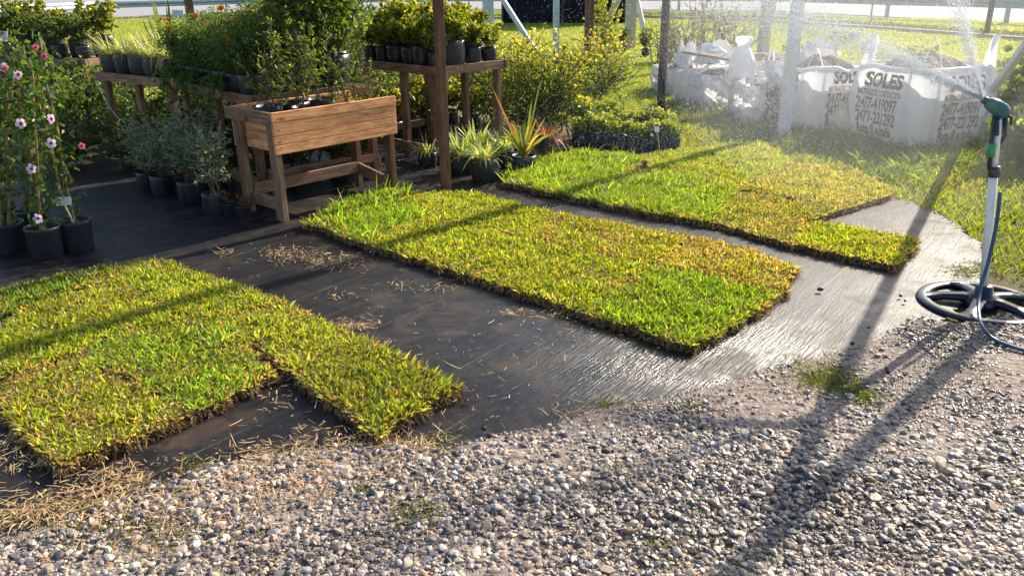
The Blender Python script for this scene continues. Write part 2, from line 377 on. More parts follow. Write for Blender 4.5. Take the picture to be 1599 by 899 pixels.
def stones(acc, P, size, sub, C):
    n = len(P); V0, F0 = ICO[sub]; k = len(V0)
    var = []
    for _ in range(30):
        v = V0*(1+.05*rng.normal(size=(k, 1)))
        for _ in range(7):
            n_ = nrm(rng.normal(size=3)); dd = rng.uniform(.5, .85); v = v-np.maximum(v@n_-dd, 0)[:, None]*n_
        var.append(v*np.array([1.15, rng.uniform(.65, 1.), rng.uniform(.45, .75)]))
    var = np.array(var)
    V = var[rng.integers(0, 30, n)]*size[:, None, None]
    V = np.einsum('nij,nkj->nki', rotm(n, .28), V) + P[:, None]
    Fc = (F0[None]+(np.arange(n)*k)[:, None, None]).reshape(-1, 3)
    acc.add(V, Fc, np.repeat(C, k, 0))
STC = np.array([1.16, 1.07, 1.0])*np.array([(.42, .35, .27), (.50, .44, .37), (.30, .25, .20), (.38, .34, .31), (.19, .19, .21), (.10, .10, .115), (.045, .045, .055), (.60, .54, .47), (.33, .22, .15)])
STP = np.array([.18, .11, .15, .11, .14, .12, .09, .04, .06])
VIEWP = [G(x, y)[:2] for x, y in [(-40, 940), (1640, 940), (1640, 440), (-40, 440)]]
s = scatter(VIEWP, 12000)
k = inpoly(s, GRAVP); de, _ = polydist(s, EDGEW, False)
soft = vnoise(s[:, 0], s[:, 1], .18, 3)
keep = (k & ((de > .03) | (soft > .45))) | (~k & (de < .05*soft) & (rng.random(len(s)) < .35))
# bare patches of earth between the stones
bare = [(650, 790, .10), (640, 680, .07), (1400, 560, .16), (1500, 600, .12), (1290, 600, .13), (440, 800, .12), (240, 850, .10), (760, 730, .0)]
for bx, by, br in bare:
    if br: keep &= ~((np.linalg.norm(s-G(bx, by)[:2], axis=1) < br*(.6+.8*soft)) & (rng.random(len(s)) < .8))
keep &= ~((s[:, 1] > 2.5) & (s[:, 0] > .5) & (vnoise(s[:, 0], s[:, 1], .3, 11) > .40) & (rng.random(len(s)) < .62))
s = s[keep]; n = len(s)
size = np.clip(rng.lognormal(math.log(.0060), .45, n), .0028, .019)*(1+.15*(vnoise(s[:, 0], s[:, 1], .4, 2)))
size *= np.where(s[:, 1] > 2.6, .86, 1.0)
wet = vnoise(s[:, 0], s[:, 1], .5, 21)
ci = rng.choice(len(STC), n, p=STP); C = STC[ci]*(1+rng.normal(0, .12, (n, 1)))*np.where(wet > .62, .72, 1.)[:, None]
C *= np.where((s[:, 0] > .9)[:, None], .88, 1.0)
C = np.clip(C, .02, .8)
P = np.concatenate([s, (.020+.009*rng.random((n, 1))+size[:, None]*.2)], 1)
fs = scatter(VIEWP, 9000); fk = inpoly(fs, GRAVP) | (polydist(fs, EDGEW, False)[0] < .03); fs = fs[fk]; nf = len(fs)
acc = Acc(); nr = s[:, 1] < 2.5
stones(acc, np.concatenate([fs, np.full((nf, 1), .024)+.006*rng.random((nf, 1))], 1), rng.uniform(.0018, .0042, nf), 1, np.clip(STC[rng.choice(len(STC), nf, p=STP)]*rng.uniform(.6, 1.1, (nf, 1)), .02, .8))
stones(acc, P[nr], size[nr], 2, C[nr]); stones(acc, P[~nr], size[~nr], 1, C[~nr])
tag(acc.build('gravel', M_STONE, smooth=False), 'wet pale and dark grey gravel stones spread in the foreground', 'gravel', kind='stuff')
# dark lumps on the gravel and on the cloth
acc = Acc(); lum = np.array([G(x, y) for x, y in [(415, 770), (820, 850), (470, 800), (700, 890), (1150, 640), (990, 700), (640, 790), (1175, 655), (755, 680), (765, 690), (730, 635), (1355, 520), (480, 803), (640, 730), (1000, 715), (905, 700), (1080, 800), (1230, 850), (455, 805), (810, 800), (600, 740), (1385, 590), (1340, 585), (1405, 470), (1412, 478), (1280, 460), (1330, 545), (1045, 650), (1290, 700)]])
lum[:, 2] = .03; ls = rng.uniform(.008, .018, len(lum)); stones(acc, lum, ls, 2, vary((.045, .04, .04), len(lum), .3))
tag(acc.build('soil_lumps', M_STONE, smooth=False), 'dark crumbs of earth and stone scattered over gravel and black cloth', 'soil lumps', kind='stuff')

# ------------------------------------------------------------------ straw litter
acc = Acc()
SPOTS = [(470, 405, .20, 90), (520, 415, .17, 110), (440, 400, .13, 60), (545, 515, .10, 40), (570, 515, .07, 35), (800, 495, .07, 40), (865, 500, .08, 30), (640, 450, .15, 30), (690, 455, .12, 30), (525, 470, .12, 20), (350, 400, .07, 25),
         (500, 685, .08, 30), (330, 605, .06, 10), (720, 640, .3, 40), (900, 520, .3, 30), (100, 800, .16, 260), (30, 810, .14, 160), (200, 790, .14, 200), (40, 730, .12, 80), (10, 700, .08, 50), (380, 760, .24, 520), (280, 800, .24, 460), (560, 720, .20, 460), (500, 760, .2, 360), (440, 730, .15, 260), (660, 705, .1, 120), (180, 750, .1, 90),
         (640, 730, .15, 120), (600, 830, .2, 80), (900, 650, .12, 60), (960, 660, .12, 60), (220, 850, .2, 160), (430, 640, .1, 12), (1170, 660, .3, 50), (1260, 575, .05, 20), (1110, 360, .1, 10), (400, 620, .4, 60), (500, 560, .6, 90), (430, 880, .2, 80), (1120, 470, .1, 10), (1240, 440, .05, 12), (1350, 560, .12, 30), (850, 560, .5, 40), (1050, 830, .3, 50)]
for x, y, r, m in SPOTS:
    m = int(m*1.7)
    g0 = G(x, y)[:2]; q = g0 + rng.normal(0, r*.5, (m, 2))*np.array([1.2, .8]); ang = rng.uniform(0, 6.283, m)
    D = np.stack([np.cos(ang), np.sin(ang), rng.normal(.03, .12, m)], 1)
    blades(acc, np.concatenate([q, rng.uniform(.018, .034, (m, 1))], 1), D, rng.lognormal(math.log(.028), .5, m), rng.uniform(.0012, .004, m), vary((.62, .44, .23), m, .25), prof=(.6, 1, .9, .4), side=np.tile([0, 0, 1.], (m, 1))*1+rng.normal(0, .4, (m, 3)), bend=rng.uniform(-.3, .35, m))
q = scatter(MATS, 26); q = q[(q[:, 1] < 6.2) & (q[:, 0] > -2.2)]; m = len(q); ang = rng.uniform(0, 6.283, m)
blades(acc, np.concatenate([q, rng.uniform(.016, .024, (m, 1))], 1), np.stack([np.cos(ang), np.sin(ang), np.zeros(m)], 1), rng.uniform(.004, .03, m), rng.uniform(.001, .0035, m), vary((.55, .42, .24), m, .3), prof=(.6, 1, .9, .4), side=np.tile([0, 0, 1.], (m, 1))+rng.normal(0, .3, (m, 3)))
tag(acc.build('dry_straw', M_STRAW), 'dry straw and dead grass bits littering the black cloth and gravel', 'straw', kind='stuff')

# ------------------------------------------------------------------ grass tufts among the gravel, lawn behind
def tufts(acc, pts, nb, L, W, col, spread=.02, lean=.6, z=0.01):
    pts = np.asarray(pts, float)[:, :2]; n = len(pts)*nb
    P = np.repeat(pts, nb, 0)+rng.normal(0, spread, (n, 2)); a_ = rng.uniform(0, 6.283, n)
    D = np.stack([np.cos(a_)*lean, np.sin(a_)*lean, np.ones(n)], 1)+rng.normal(0, .15, (n, 3))
    blades(acc, np.concatenate([P, np.full((n, 1), z)], 1), D, rng.uniform(.5, 1.2, n)*L, W, vary(col, n, .25, .12), prof=(.7, 1, .7, .05), bend=rng.uniform(.1, .5, n))
acc = Acc()
for x, y, r, m in [(1290, 600, .13, 800), (1340, 628, .07, 260), (940, 750, .06, 40), (970, 755, .04, 20), (650, 815, .09, 110), (565, 770, .05, 70), (100, 850, .07, 90), (180, 830, .12, 130), (240, 870, .12, 130), (1150, 700, .3, 40), (700, 700, .1, 30), (420, 850, .2, 50), (310, 735, .05, 20), (960, 645, .07, 40), (1080, 645, .03, 20), (1130, 890, .16, 220), (1040, 870, .12, 130), (1100, 800, .08, 30), (1580, 770, .05, 30), (1590, 715, .04, 20), (1510, 430, .1, 80), (1540, 420, .08, 60), (1560, 590, .03, 8), (780, 745, .04, 14), (1480, 535, .04, 14), (350, 850, .12, 30), (870, 870, .05, 16), (1190, 740, .03, 10), (820, 750, .04, 16)]:
    q = G(x, y)[:2]+rng.normal(0, r*.55, (m, 2)); tufts(acc, q, 5, .026, .0035, (.12, .14, .025), .012, 1.1, .022)
tag(acc.build('gravel_weeds', M_TURF), 'small green weeds and moss growing through the gravel', 'weeds', kind='stuff')
LAWNP = [G(x, y)[:2] for x, y in [(1640, 460), (1560, 430), (1535, 385), (1480, 345), (1400, 312), (1370, 300), (1250, 262), (1150, 262), (1060, 245), (1055, 200), (880, 195), (870, 170), (800, 100), (1700, 100)]]
acc = Acc(); q = scatter(LAWNP, 2100); q = q[(q[:, 0] < 8.8)]
dn = vnoise(q[:, 0], q[:, 1], .5, 31); dn2 = vnoise(q[:, 0], q[:, 1], 1.4, 33)
q = q[rng.random(len(q)) < .25+1.0*dn]; dn2 = vnoise(q[:, 0], q[:, 1], .9, 33)[:, None]; m = len(q); a_ = rng.uniform(0, 6.283, m)
C = vary((.17, .23, .025), m, .25)*(1-dn2)+vary((.29, .29, .055), m, .25)*dn2
blades(acc, np.concatenate([q, np.zeros((m, 1))], 1), np.stack([np.cos(a_)*.6, np.sin(a_)*.6, np.ones(m)], 1), rng.uniform(.03, .085, m), rng.uniform(.006, .011, m), C, bend=rng.uniform(0, .4, m))
tag(acc.build('lawn_grass', M_TURF), 'yellow green rough lawn growing around the white bags and posts', 'grass', kind='stuff')
acc = Acc(); FARP = [(-26, 12), (-5, 12), (0, 11), (3, 13), (9, 12.5), (22, 18), (16, 31), (0, 33), (-20, 44), (-40, 40)]
q = scatter(FARP, 260); m = len(q); a_ = rng.uniform(0, 6.283, m); dn2 = vnoise(q[:, 0], q[:, 1], 3, 35)[:, None]
C = vary((.26, .30, .07), m, .1)*(1-dn2)+vary((.36, .36, .12), m, .1)*dn2
blades(acc, np.concatenate([q, np.zeros((m, 1))], 1), np.stack([np.cos(a_)*.7, np.sin(a_)*.7, np.ones(m)], 1), rng.uniform(.03, .07, m), rng.uniform(.012, .025, m), C, bend=rng.uniform(0, .4, m))
tag(acc.build('far_lawn_grass', M_TURF), 'sunlit mown verge of short yellow grass below the road', 'grass', kind='stuff')
# darker ragged band of grass beyond the kerb line
acc = Acc(); kx = kb
for p, q_ in zip(kx[:-1], kx[1:]):
    L_ = np.linalg.norm(q_-p); m = int(L_*220); tt = rng.random(m)[:, None]; pp = p*(1-tt)+q_*tt+np.array([[.3, 1.]])*rng.uniform(.15, 2.6, (m, 1))
    a_ = rng.uniform(0, 6.283, m)
    blades(acc, np.concatenate([pp, np.zeros((m, 1))], 1), np.stack([np.cos(a_)*.5, np.sin(a_)*.5, np.ones(m)], 1), rng.uniform(.10, .26, m), rng.uniform(.02, .05, m), vary((.085, .11, .025), m, .3), bend=.3)
tag(acc.build('verge_grass', M_TURF), 'darker unmown strip of grass beyond the kerb under the fence', 'grass', kind='stuff')

# ------------------------------------------------------------------ turf slabs
def turf(name_label, px, col, brown=.15, dens=14000, L=.040, z=.042, W=.0080, tall=0.):
    poly = np.array([G(x, y, .03)[:2] for x, y in px]); c0 = poly.mean(0)
    poly = c0+(poly-c0)*(1-.008/np.linalg.norm(poly-c0, axis=1, keepdims=True))
    # densify and roughen the outline
    seg = []
    for i in range(len(poly)):
        p, q = poly[i], poly[(i+1) % len(poly)]; k = max(2, int(np.linalg.norm(q-p)/.03))
        for t_ in range(k): seg.append(p+(q-p)*t_/k)
    seg = np.array(seg); _n = (vnoise(seg[:, 0], seg[:, 1], .05, 41)-.5)[:, None]; seg = seg + nrm(seg-c0)*_n*.055
    root = thing('turf_slab', name_label, 'turf slab', (c0[0], c0[1], .012), 0, 'cut turf slabs laid out on black cloth')
    loc = seg-c0; n = len(loc); a = Acc()
    ring = [np.concatenate([loc*(1-ins/np.linalg.norm(loc, axis=1, keepdims=True)), np.full((n, 1), zz)], 1) for ins, zz in ((.004, -.001), (0, z*.4), (.006, z*.85), (.03, z))]
    for r in ring[:3]: r[:, :2] += rng.normal(0, .002, (n, 2))
    V = np.concatenate(ring+[np.array([[0, 0, z]])]); i = np.arange(n); j = (i+1) % n
    qs = np.concatenate([np.stack([k*n+i, k*n+j, (k+1)*n+j, (k+1)*n+i], 1) for k in range(3)])
    tr = np.stack([3*n+i, 3*n+j, np.full(n, 4*n)], 1); a.add(V, [qs]); a.build('soil_layer', M_SODSOIL, root)
    a = Acc(); Vt = np.concatenate([ring[3], np.array([[0, 0, z]])]); a.add(Vt, np.stack([i, j, np.full(n, n)], 1)); a.build('thatch_layer', M_THATCH, root)
    a = Acc(); q = scatter(loc, dens); m = len(q); d_, nx_ = polydist(q, loc)
    gx, gy = q[:, 0]+c0[0], q[:, 1]+c0[1]
    pn = vnoise(gx, gy, .16, 51)*.6+vnoise(gx, gy, .05, 52)*.4; pat = np.clip((vnoise(gx, gy, .20, 61)*.65+vnoise(gx, gy, .07, 62)*.35-.50)*4, 0, 1); br_ = (rng.random(m) < brown*(.4+1.3*pn)+(.25+.6*brown)*pat+.55*np.exp(-d_/.025))[:, None]
    a_ = rng.uniform(0, 6.283, m); e = np.exp(-d_/.03)[:, None]
    ln_ = rng.uniform(.25, 1.0, (m, 1))
    D = np.concatenate([np.cos(a_)[:, None]*ln_+nx_[:, :1]*e*.9, np.sin(a_)[:, None]*ln_+nx_[:, 1:]*e*.9, np.ones((m, 1))], 1)
    C = np.where(br_, vary((.38, .28, .12), m, .3), vary(col, m, .3, .12)*(1.3-.6*pn[:, None]))
    pale = (rng.random((m, 1)) < .06); C = np.where(pale, vary((.50, .48, .22), m, .2), C)
    Lb = L*rng.uniform(.4, 1.35, m)*(.6+.75*vnoise(gx, gy, .09, 53))*np.where(br_[:, 0], .75, 1)*(1+tall*(rng.random(m) < .04)*2)
    blades(a, np.concatenate([q, np.full((m, 1), z-.008)], 1), D, Lb, W*rng.uniform(.5, 1.35, m), np.clip(C, .01, .8), prof=(.7, 1, .75, .08), bend=rng.uniform(0, .35, m))
    a.build('grass_blades', M_TURF, root)
    # dead roots and thatch hanging down the cut edge
    a = Acc(); k = int(n*26); s_ = rng.integers(0, n, k); p = loc[s_]+rng.normal(0, .006, (k, 2)); o_ = nrm(loc[s_])
    D = np.concatenate([o_*rng.uniform(.3, 1.2, (k, 1))+rng.normal(0, .5, (k, 2)), rng.uniform(-1.0, .5, (k, 1))], 1)
    blades(a, np.concatenate([p, rng.uniform(.008, z, (k, 1))], 1), D, rng.uniform(.010, .034, k), rng.uniform(.0015, .004, k), vary((.36, .25, .12), k, .35), bend=.3)
    a.build('dead_thatch', M_STRAW, root)
    return root
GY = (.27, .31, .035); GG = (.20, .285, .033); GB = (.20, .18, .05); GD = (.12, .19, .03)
def lerp(p, q, t): return (p[0]+(q[0]-p[0])*t, p[1]+(q[1]-p[1])*t)
# front-left group
turf('turf slab sticking out toward the gravel at the right of the front group', [(447, 478), (722, 608), (590, 690), (432, 575), (385, 535), (330, 507)], GY, .18, tall=.2)
turf('turf slab at the far end of the front group, corner beside straw litter', [(255, 412), (447, 478), (330, 507), (150, 447)], GY, .12)
turf('turf slab with the darkest green blades in the middle of the front group', [(328, 508), (385, 536), (430, 592), (300, 655), (120, 560), (195, 525)], GG, .2)
turf('thick turf slab with a browned front corner nearest the camera', [(118, 562), (300, 655), (96, 742), (15, 668), (0, 620), (-10, 605)], GY, .42, L=.04)
turf('turf slab crossed by the post shadow at the left picture edge', [(150, 449), (328, 508), (195, 524), (118, 561), (-10, 604), (-60, 560), (20, 500)], GY, .12)
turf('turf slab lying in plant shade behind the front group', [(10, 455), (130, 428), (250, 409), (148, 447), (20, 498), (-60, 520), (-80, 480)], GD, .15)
# middle group, two rows
A0, A1, B0, B1, C0, C1 = (478, 355), (1085, 550), (575, 322), (1225, 457), (640, 303), (1240, 425)
mid0 = (545, 330)
Lr = [lerp(A0, A1, t_) for t_ in (0, .16, .43, .70, 1)]; Mr = [lerp((560, 322), (1228, 462), t_) for t_ in (0, .16, .43, .70, 1)]; Ur = [lerp((640, 304), (1242, 424), t_) for t_ in (0, .14, .42, .70, 1)]
Ur[1] = (742, 306); Ur[2] = (870, 338); Ur[3] = (1080, 372)
turf('long bladed bright turf slab next to the planter legs', [Lr[0], Lr[1], Mr[1], Ur[0], (600, 300), (530, 322)], GG, .06, L=.05, tall=.8)
turf('middle group turf slab crossed by the thin shadow in its near row', [Lr[1], Lr[2], Mr[2], Mr[1]], GY, .15)
turf('near row turf slab with a mottled dark centre in the middle group', [Lr[2], Lr[3], Mr[3], Mr[2]], GY, .2)
turf('bright green end turf slab with a deep dark cut edge beside the wet cloth', [Lr[3], Lr[4], Mr[4], Mr[3]], GG, .10, L=.042)
turf('far row turf slab right of the brown post foot', [Mr[1], Mr[2], Ur[2], Ur[1], Ur[0]], GY, .15)
turf('far row turf slab with rusty speckles in the middle group', [Mr[2], Mr[3], Ur[3], Ur[2]], (.25, .27, .03), .42)
turf('rusty brown turf slab at the far right corner of the middle group', [Mr[3], Mr[4], Ur[4], (1160, 390), Ur[3]], (.27, .24, .04), .7)
# back group
turf('lush tall turf slab closest to the spiky orange plant', [(785, 290), (800, 262), (905, 240), (1010, 248), (965, 290), (895, 312)], GG, .05, L=.055, tall=.5)
turf('lush turf slab left of the worn one in the back group', [(895, 312), (965, 290), (1010, 270), (1150, 300), (1110, 352), (1000, 335)], GG, .06, L=.055, tall=.5)
turf('worn grey brown turf slab under the thickest spray', [(1110, 352), (1150, 302), (1320, 330), (1262, 348), (1236, 388)], (.20, .22, .05), .42, L=.034)
turf('single turf slab jutting onto wet cloth at the right of the back group', [(1240, 386), (1265, 350), (1437, 378), (1397, 422)], GY, .22)
turf('turf slab crossed by the long shadow in the back group', [(1010, 246), (1100, 234), (1190, 226), (1240, 260), (1150, 298), (1012, 268)], GY, .18, L=.045)
turf('yellowing turf slab at the far right of the back group', [(1152, 299), (1242, 261), (1320, 262), (1388, 298), (1385, 312), (1322, 330)], (.29, .28, .04), .38, L=.042)

# ------------------------------------------------------------------ plants
def pot_parts(root, r, h, bag=False, blue=False):
    a = Acc(); lathe(a, [(r*.3, .0), (r*.85, 0), (r*.92, h*.1), (r*1.03, h*.5), (r, h*.85), (r*1.01, h*1.02), (r*.98, h*1.02), (r*.93, h*.86)] if bag else [(r*.3, .0), (r*.8, 0), (r*.86, h*.1), (r, h*.9), (r*1.02, h*.93), (r*1.02, h), (r*.97, h), (r*.92, h*.86)], 22, (1, 1, 1), wob=.045 if bag else .01)
    a.build('pot', M_POT, root, smooth=True)
    a = Acc(); lathe(a, [(r*.93, h*.87), (r*.5, h*.90), (.001, h*.9)], 16); a.build('soil', M_SOIL, root, smooth=True)
def branches(h0, h, r, nst, nsub, top=1., lean=(0, 0), narrow=.15):
    """stems and side branches of a shrub: list of polylines"""
    out = []
    for i in range(nst):
        a_ = rng.uniform(0, 6.283); rr = r*math.sqrt(rng.random()); hh = h*rng.uniform(.65, 1.0)*(1-.25*(rr/r)**2)
        b = np.array([rng.normal(0, r*narrow*.4), rng.normal(0, r*narrow*.4), h0]); e = np.array([rr*math.cos(a_)+lean[0]*hh, rr*math.sin(a_)+lean[1]*hh, h0+hh])
        m = (b+e)/2*np.array([.8, .8, 1.])+rng.normal(0, r*.08, 3); t = np.linspace(0, 1, 6)[:, None]
        pl = (1-t)**2*b+2*t*(1-t)*m+t*t*e; out.append((pl, 1))
        for _ in range(nsub):
            k = rng.uniform(.25, .95); p = pl[int(k*5)]; a2 = rng.uniform(0, 6.283); l = r*rng.uniform(.3, .75)*(1.15-k*.5)
            q = p+np.array([math.cos(a2)*l, math.sin(a2)*l, l*rng.uniform(.1, 1.0)]); mm = (p+q)/2+rng.normal(0, l*.1, 3)
            out.append(((1-t)**2*p+2*t*(1-t)*mm+t*t*q, 0))
    return out
def shrub_parts(root, h0, h, r, nst, nsub, nleaf, L, W, col, droop=.3, sr=.004, stem=None, trans=None, var=.25, tips=None, prof=(.15, 1, .85, .08), lean=(0, 0), jit=.35, tmin=.25, narrow=.15, name='foliage', spread=.0):
    br = branches(h0, h, r, nst, nsub, lean=lean, narrow=narrow); a = Acc()
    for pl, main in br: tube(a, pl, sr*(1 if main else .5), sr*.35, 4, cap=False)
    a.build('stem', stem or M_STEM, root)
    a = Acc(); ln = np.array([np.linalg.norm(p[-1]-p[0]) for p, _ in br]); k = rng.choice(len(br), nleaf, p=ln/ln.sum())
    t = tmin+(1-tmin)*rng.random(nleaf)**.8; PL = np.array([p for p, _ in br])[k]; x = t*5; i = np.minimum(x.astype(int), 4); f_ = (x-i)[:, None]
    P = PL[np.arange(nleaf), i]*(1-f_)+PL[np.arange(nleaf), i+1]*f_; d = nrm(PL[:, 5]-PL[:, 4])
    D = nrm(d*.6+rng.normal(0, .6, (nleaf, 3))+np.array([0, 0, .15]))
    if spread: P = P+rng.normal(0, spread, P.shape)
    C = vary(col, nleaf, var, .1)
    if tips is not None:
        g = ((P[:, 2]-h0)/h > rng.uniform(.5, 1.1, nleaf))[:, None]; C = np.where(g, vary(tips, nleaf, var, .1), C)
    blades(a, P, D, rng.uniform(.6, 1.2, nleaf)*L, rng.uniform(.7, 1.2, nleaf)*W, C, prof=prof, bend=rng.uniform(0, droop, nleaf))
    a.build(name, M_LEAF, root); return br
def strap_parts(root, h0, nb, L, W, cols, lean=(.2, 1.2), bend=(.2, .8), r=.03, name='leaves'):
    a_ = rng.uniform(0, 6.283, nb); l_ = rng.uniform(*lean, nb); P = np.stack([np.cos(a_)*r*rng.random(nb), np.sin(a_)*r*rng.random(nb), np.full(nb, h0)], 1)
    D = np.stack([np.cos(a_)*l_, np.sin(a_)*l_, np.ones(nb)], 1); ci = rng.integers(0, len(cols), nb)
    side = np.stack([-np.sin(a_), np.cos(a_), np.zeros(nb)], 1)
    a = Acc(); C = np.array(cols)[ci]*(1+rng.normal(0, .15, (nb, 1)))
    S = np.cross(nrm(D), side)
    blades(a, P, D, rng.uniform(.55, 1.1, nb)*L, W*rng.uniform(.7, 1.2, nb), C, prof=(.8, 1, 1, .9, .7, .05), bend=rng.uniform(*bend, nb), side=S+rng.normal(0, .2, (nb, 3)))
    a.build(name, M_LEAF, root)
def flowers(root, pts, r, col, centre=(.5, .3, .05), petals=5, name='flower', face=None, back=.2):
    for p in pts:
        f_ = nrm(np.array(face if face is not None else (rng.normal(0, .5), -1, rng.uniform(0, .8)), float)+rng.normal(0, .15, 3)); u = nrm(np.cross(f_, [0, 0, 1.])); v = np.cross(u, f_)
        a = Acc(); an = np.arange(petals)*2*math.pi/petals+rng.uniform(0, 6)
        D = u*np.cos(an)[:, None]+v*np.sin(an)[:, None]+f_*back
        blades(a, np.tile(p, (petals, 1)), D, r, r*.75, vary(col, petals, .06, .03), prof=(.35, .9, 1.1, .7), bend=.1, bendvec=f_, side=np.tile(f_, (petals, 1)))
        blades(a, np.tile(p+f_*r*.06, (petals, 1)), D, r*.35, r*.34, vary(centre, petals, .1, .05), prof=(.6, 1, .9, .2), side=np.tile(f_, (petals, 1)))
        a.build(name, M_PETAL, root)
KINDS = {}
def kind(name, nvar):
    def deco(fn): KINDS[name] = dict(fn=fn, nvar=nvar, made=[], i=0); return fn
    return deco
def place(kname, loc, label, group=None, rz=None, s=1.0, cat=None):
    K = KINDS[kname]; i = K['i']; K['i'] += 1
    if len(K['made']) < K['nvar']:
        o = thing(K.get('oname', kname), label, cat or 'potted plant', (0, 0, 0)); K['fn'](o); K['made'].append(o)
    else: o = copy_tree(K['made'][i % K['nvar']])
    o.location = tuple(float(c) for c in loc); o.rotation_euler = (0, 0, rng.uniform(0, 6.28) if rz is None else rz); o.scale = (s, s, s)
    if 'group' in o and not group: del o['group']
    tag(o, label, cat or 'potted plant', group); return o
@kind('potted_liriope', 3)
def _(o): pot_parts(o, .105, .17, True); strap_parts(o, .15, 130, .34, .009, [(.26, .30, .13), (.38, .40, .20), (.16, .22, .07), (.50, .48, .28)], (.2, 1.3), (.25, .9), .05)
@kind('potted_marigold', 3)
def _(o):
    pot_parts(o, .085, .13, True); br = shrub_parts(o, .10, .40, .20, 12, 9, 4200, .034, .008, (.09, .145, .04), .5, .0025, M_GSTEM, tips=(.12, .17, .04), spread=.022, tmin=.05)
    pts = [p[-1]+np.array([0, 0, .01]) for p, m in br if m][:4]; flowers(o, pts[:2], .022, (.75, .25, .02), (.7, .2, .01), 9)
@kind('potted_plain_marigold', 2)
def _(o): pot_parts(o, .085, .13, True); shrub_parts(o, .10, .44, .21, 12, 9, 4400, .036, .008, (.085, .135, .04), .5, .0025, M_GSTEM, tips=(.10, .15, .035), spread=.022, tmin=.05)
@kind('potted_tall_shrub', 3)
def _(o): pot_parts(o, .10, .22, True); shrub_parts(o, .2, .95, .42, 11, 10, 1700, .055, .024, (.09, .14, .03), .5, .006, tips=(.24, .26, .05))
@kind('potted_slender_shrub', 4)
def _(o): pot_parts(o, .088, .2, True); shrub_parts(o, .18, .62, .16, 5, 6, 260, .042, .013, (.09, .13, .04), .4, .0035, tips=(.16, .19, .05), narrow=.3)
@kind('potted_yellow_shrub', 3)
def _(o): pot_parts(o, .075, .15, True); shrub_parts(o, .14, .28, .15, 11, 7, 1100, .034, .018, (.16, .19, .03), .3, .002, tips=(.34, .33, .06), narrow=.4)
@kind('potted_grey_shrub', 4)
def _(o): pot_parts(o, .075, .15, True); shrub_parts(o, .14, .50, .20, 10, 11, 1700, .024, .0085, (.25, .30, .28), .2, .0025, tips=(.27, .31, .28), narrow=.3)
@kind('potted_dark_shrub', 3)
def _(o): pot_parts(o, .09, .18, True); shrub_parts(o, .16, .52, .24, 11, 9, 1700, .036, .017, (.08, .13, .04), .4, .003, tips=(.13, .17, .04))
@kind('potted_spider_plant', 2)
def _(o): pot_parts(o, .10, .17, True); strap_parts(o, .15, 90, .30, .016, [(.30, .36, .13), (.48, .50, .28), (.16, .26, .06)], (.15, 1.2), (.15, .8), .05)
@kind('potted_seedling', 3)
def _(o): pot_parts(o, .075, .14, True); shrub_parts(o, .13, .17, .12, 12, 6, 900, .026, .015, (.22, .28, .045), .4, .002, M_GSTEM, tips=(.42, .42, .06), narrow=.6, tmin=.1)
def on(px, py, z=0.): return G(px, py, z)

# ------------------------------------------------------------------ benches
def bench(label, FL, FR, depth, z, legs_x=(0., 1.), low=.14, rail=.075, group='slatted wooden plant benches', slats=True):
    FL = np.array(FL[:2], float); FR = np.array(FR[:2], float); d = FR-FL; L = np.linalg.norm(d)
    rz = math.atan2(d[1], d[0]); root = thing('plant_bench', label, 'plant bench', (*FL, 0), rz, group)
    def b(name, *args, bev=.003):
        a = Acc()
        for q in args: beam(a, *q)
        return a.build(name, M_WOOD, root, bevel=bev)
    th = .028
    b('front_rail', ((-.02, th/2, z-rail/2), (L+.02, th/2, z-rail/2), th, rail))
    b('back_rail', ((-.02, depth-th/2, z-rail/2), (L+.02, depth-th/2, z-rail/2), th, rail))
    for x in (.0, L): b('end_rail', ((x+(th/2 if x == 0 else -th/2), th+.003, z-rail/2-.002), (x+(th/2 if x == 0 else -th/2), depth-th-.003, z-rail/2-.002), th, rail))
    k = int((L-.06)/.115); sl_ = [((th+.06+i*(L-.12-2*th)/max(k-1, 1), th+.003, z-.030), (th+.06+i*(L-.12-2*th)/max(k-1, 1), depth-th-.003, z-.030), .085, .022) for i in range(k)]
    b('slatted_top', *sl_)
    for x in legs_x:
        for y in (.055+.01, depth-.055-.01):
            xx = min(max(x*L, .035), L-.035); xx = xx if 0 < x < 1 else (.065 if x == 0 else L-.065)
            b('leg', ((xx, y, 0), (xx, y, z-.045), .075, .045, (0, 1, 0)))
    for y in (.012, depth-.012): b('lower_rail', ((.03, y+ (0.012 if y < .1 else -.012), low), (L-.03, y+(.012 if y < .1 else -.012), low), .022, .085))
    for x in (.02, L-.02): b('lower_rail', ((x, .10, low+.05), (x, depth-.10, low+.05), .022, .07))
    return root, (lambda x, y, zz=z-.018: np.array([FL[0]+(x*math.cos(rz)-y*math.sin(rz)), FL[1]+(x*math.sin(rz)+y*math.cos(rz)), zz])), L, rz
ZB = .79
rA, fA, LA, zA = bench('long low bench carrying the striped grassy plants, left of the marigold bench', on(148, 112, ZB), on(262, 124, ZB), .75, ZB, (0, .5, 1))
rB, fB, LB, zB = bench('bench full of feathery marigolds right behind the planter box', on(270, 125, ZB), on(385, 150, ZB), 1.12, ZB, (0, .5, 1))
rC, fC, LC, zC = bench('bench with small yellow green shrubs behind the brown square post', on(557, 93, .86), on(678, 105, .86), .86, .86, (0, .55, 1), low=.13)
pl = on(130, 93, ZB); rD, fD, LD, zD = bench('shaded bench at the far left behind the pink flowered climbers', pl+np.array([-1.25, .35, 0]), pl, .7, ZB, (0, 1))
ORD = ['leftmost', 'second from left', 'third from left', 'fourth from left', 'fifth from left', 'sixth from left', 'seventh from left', 'eighth from left']
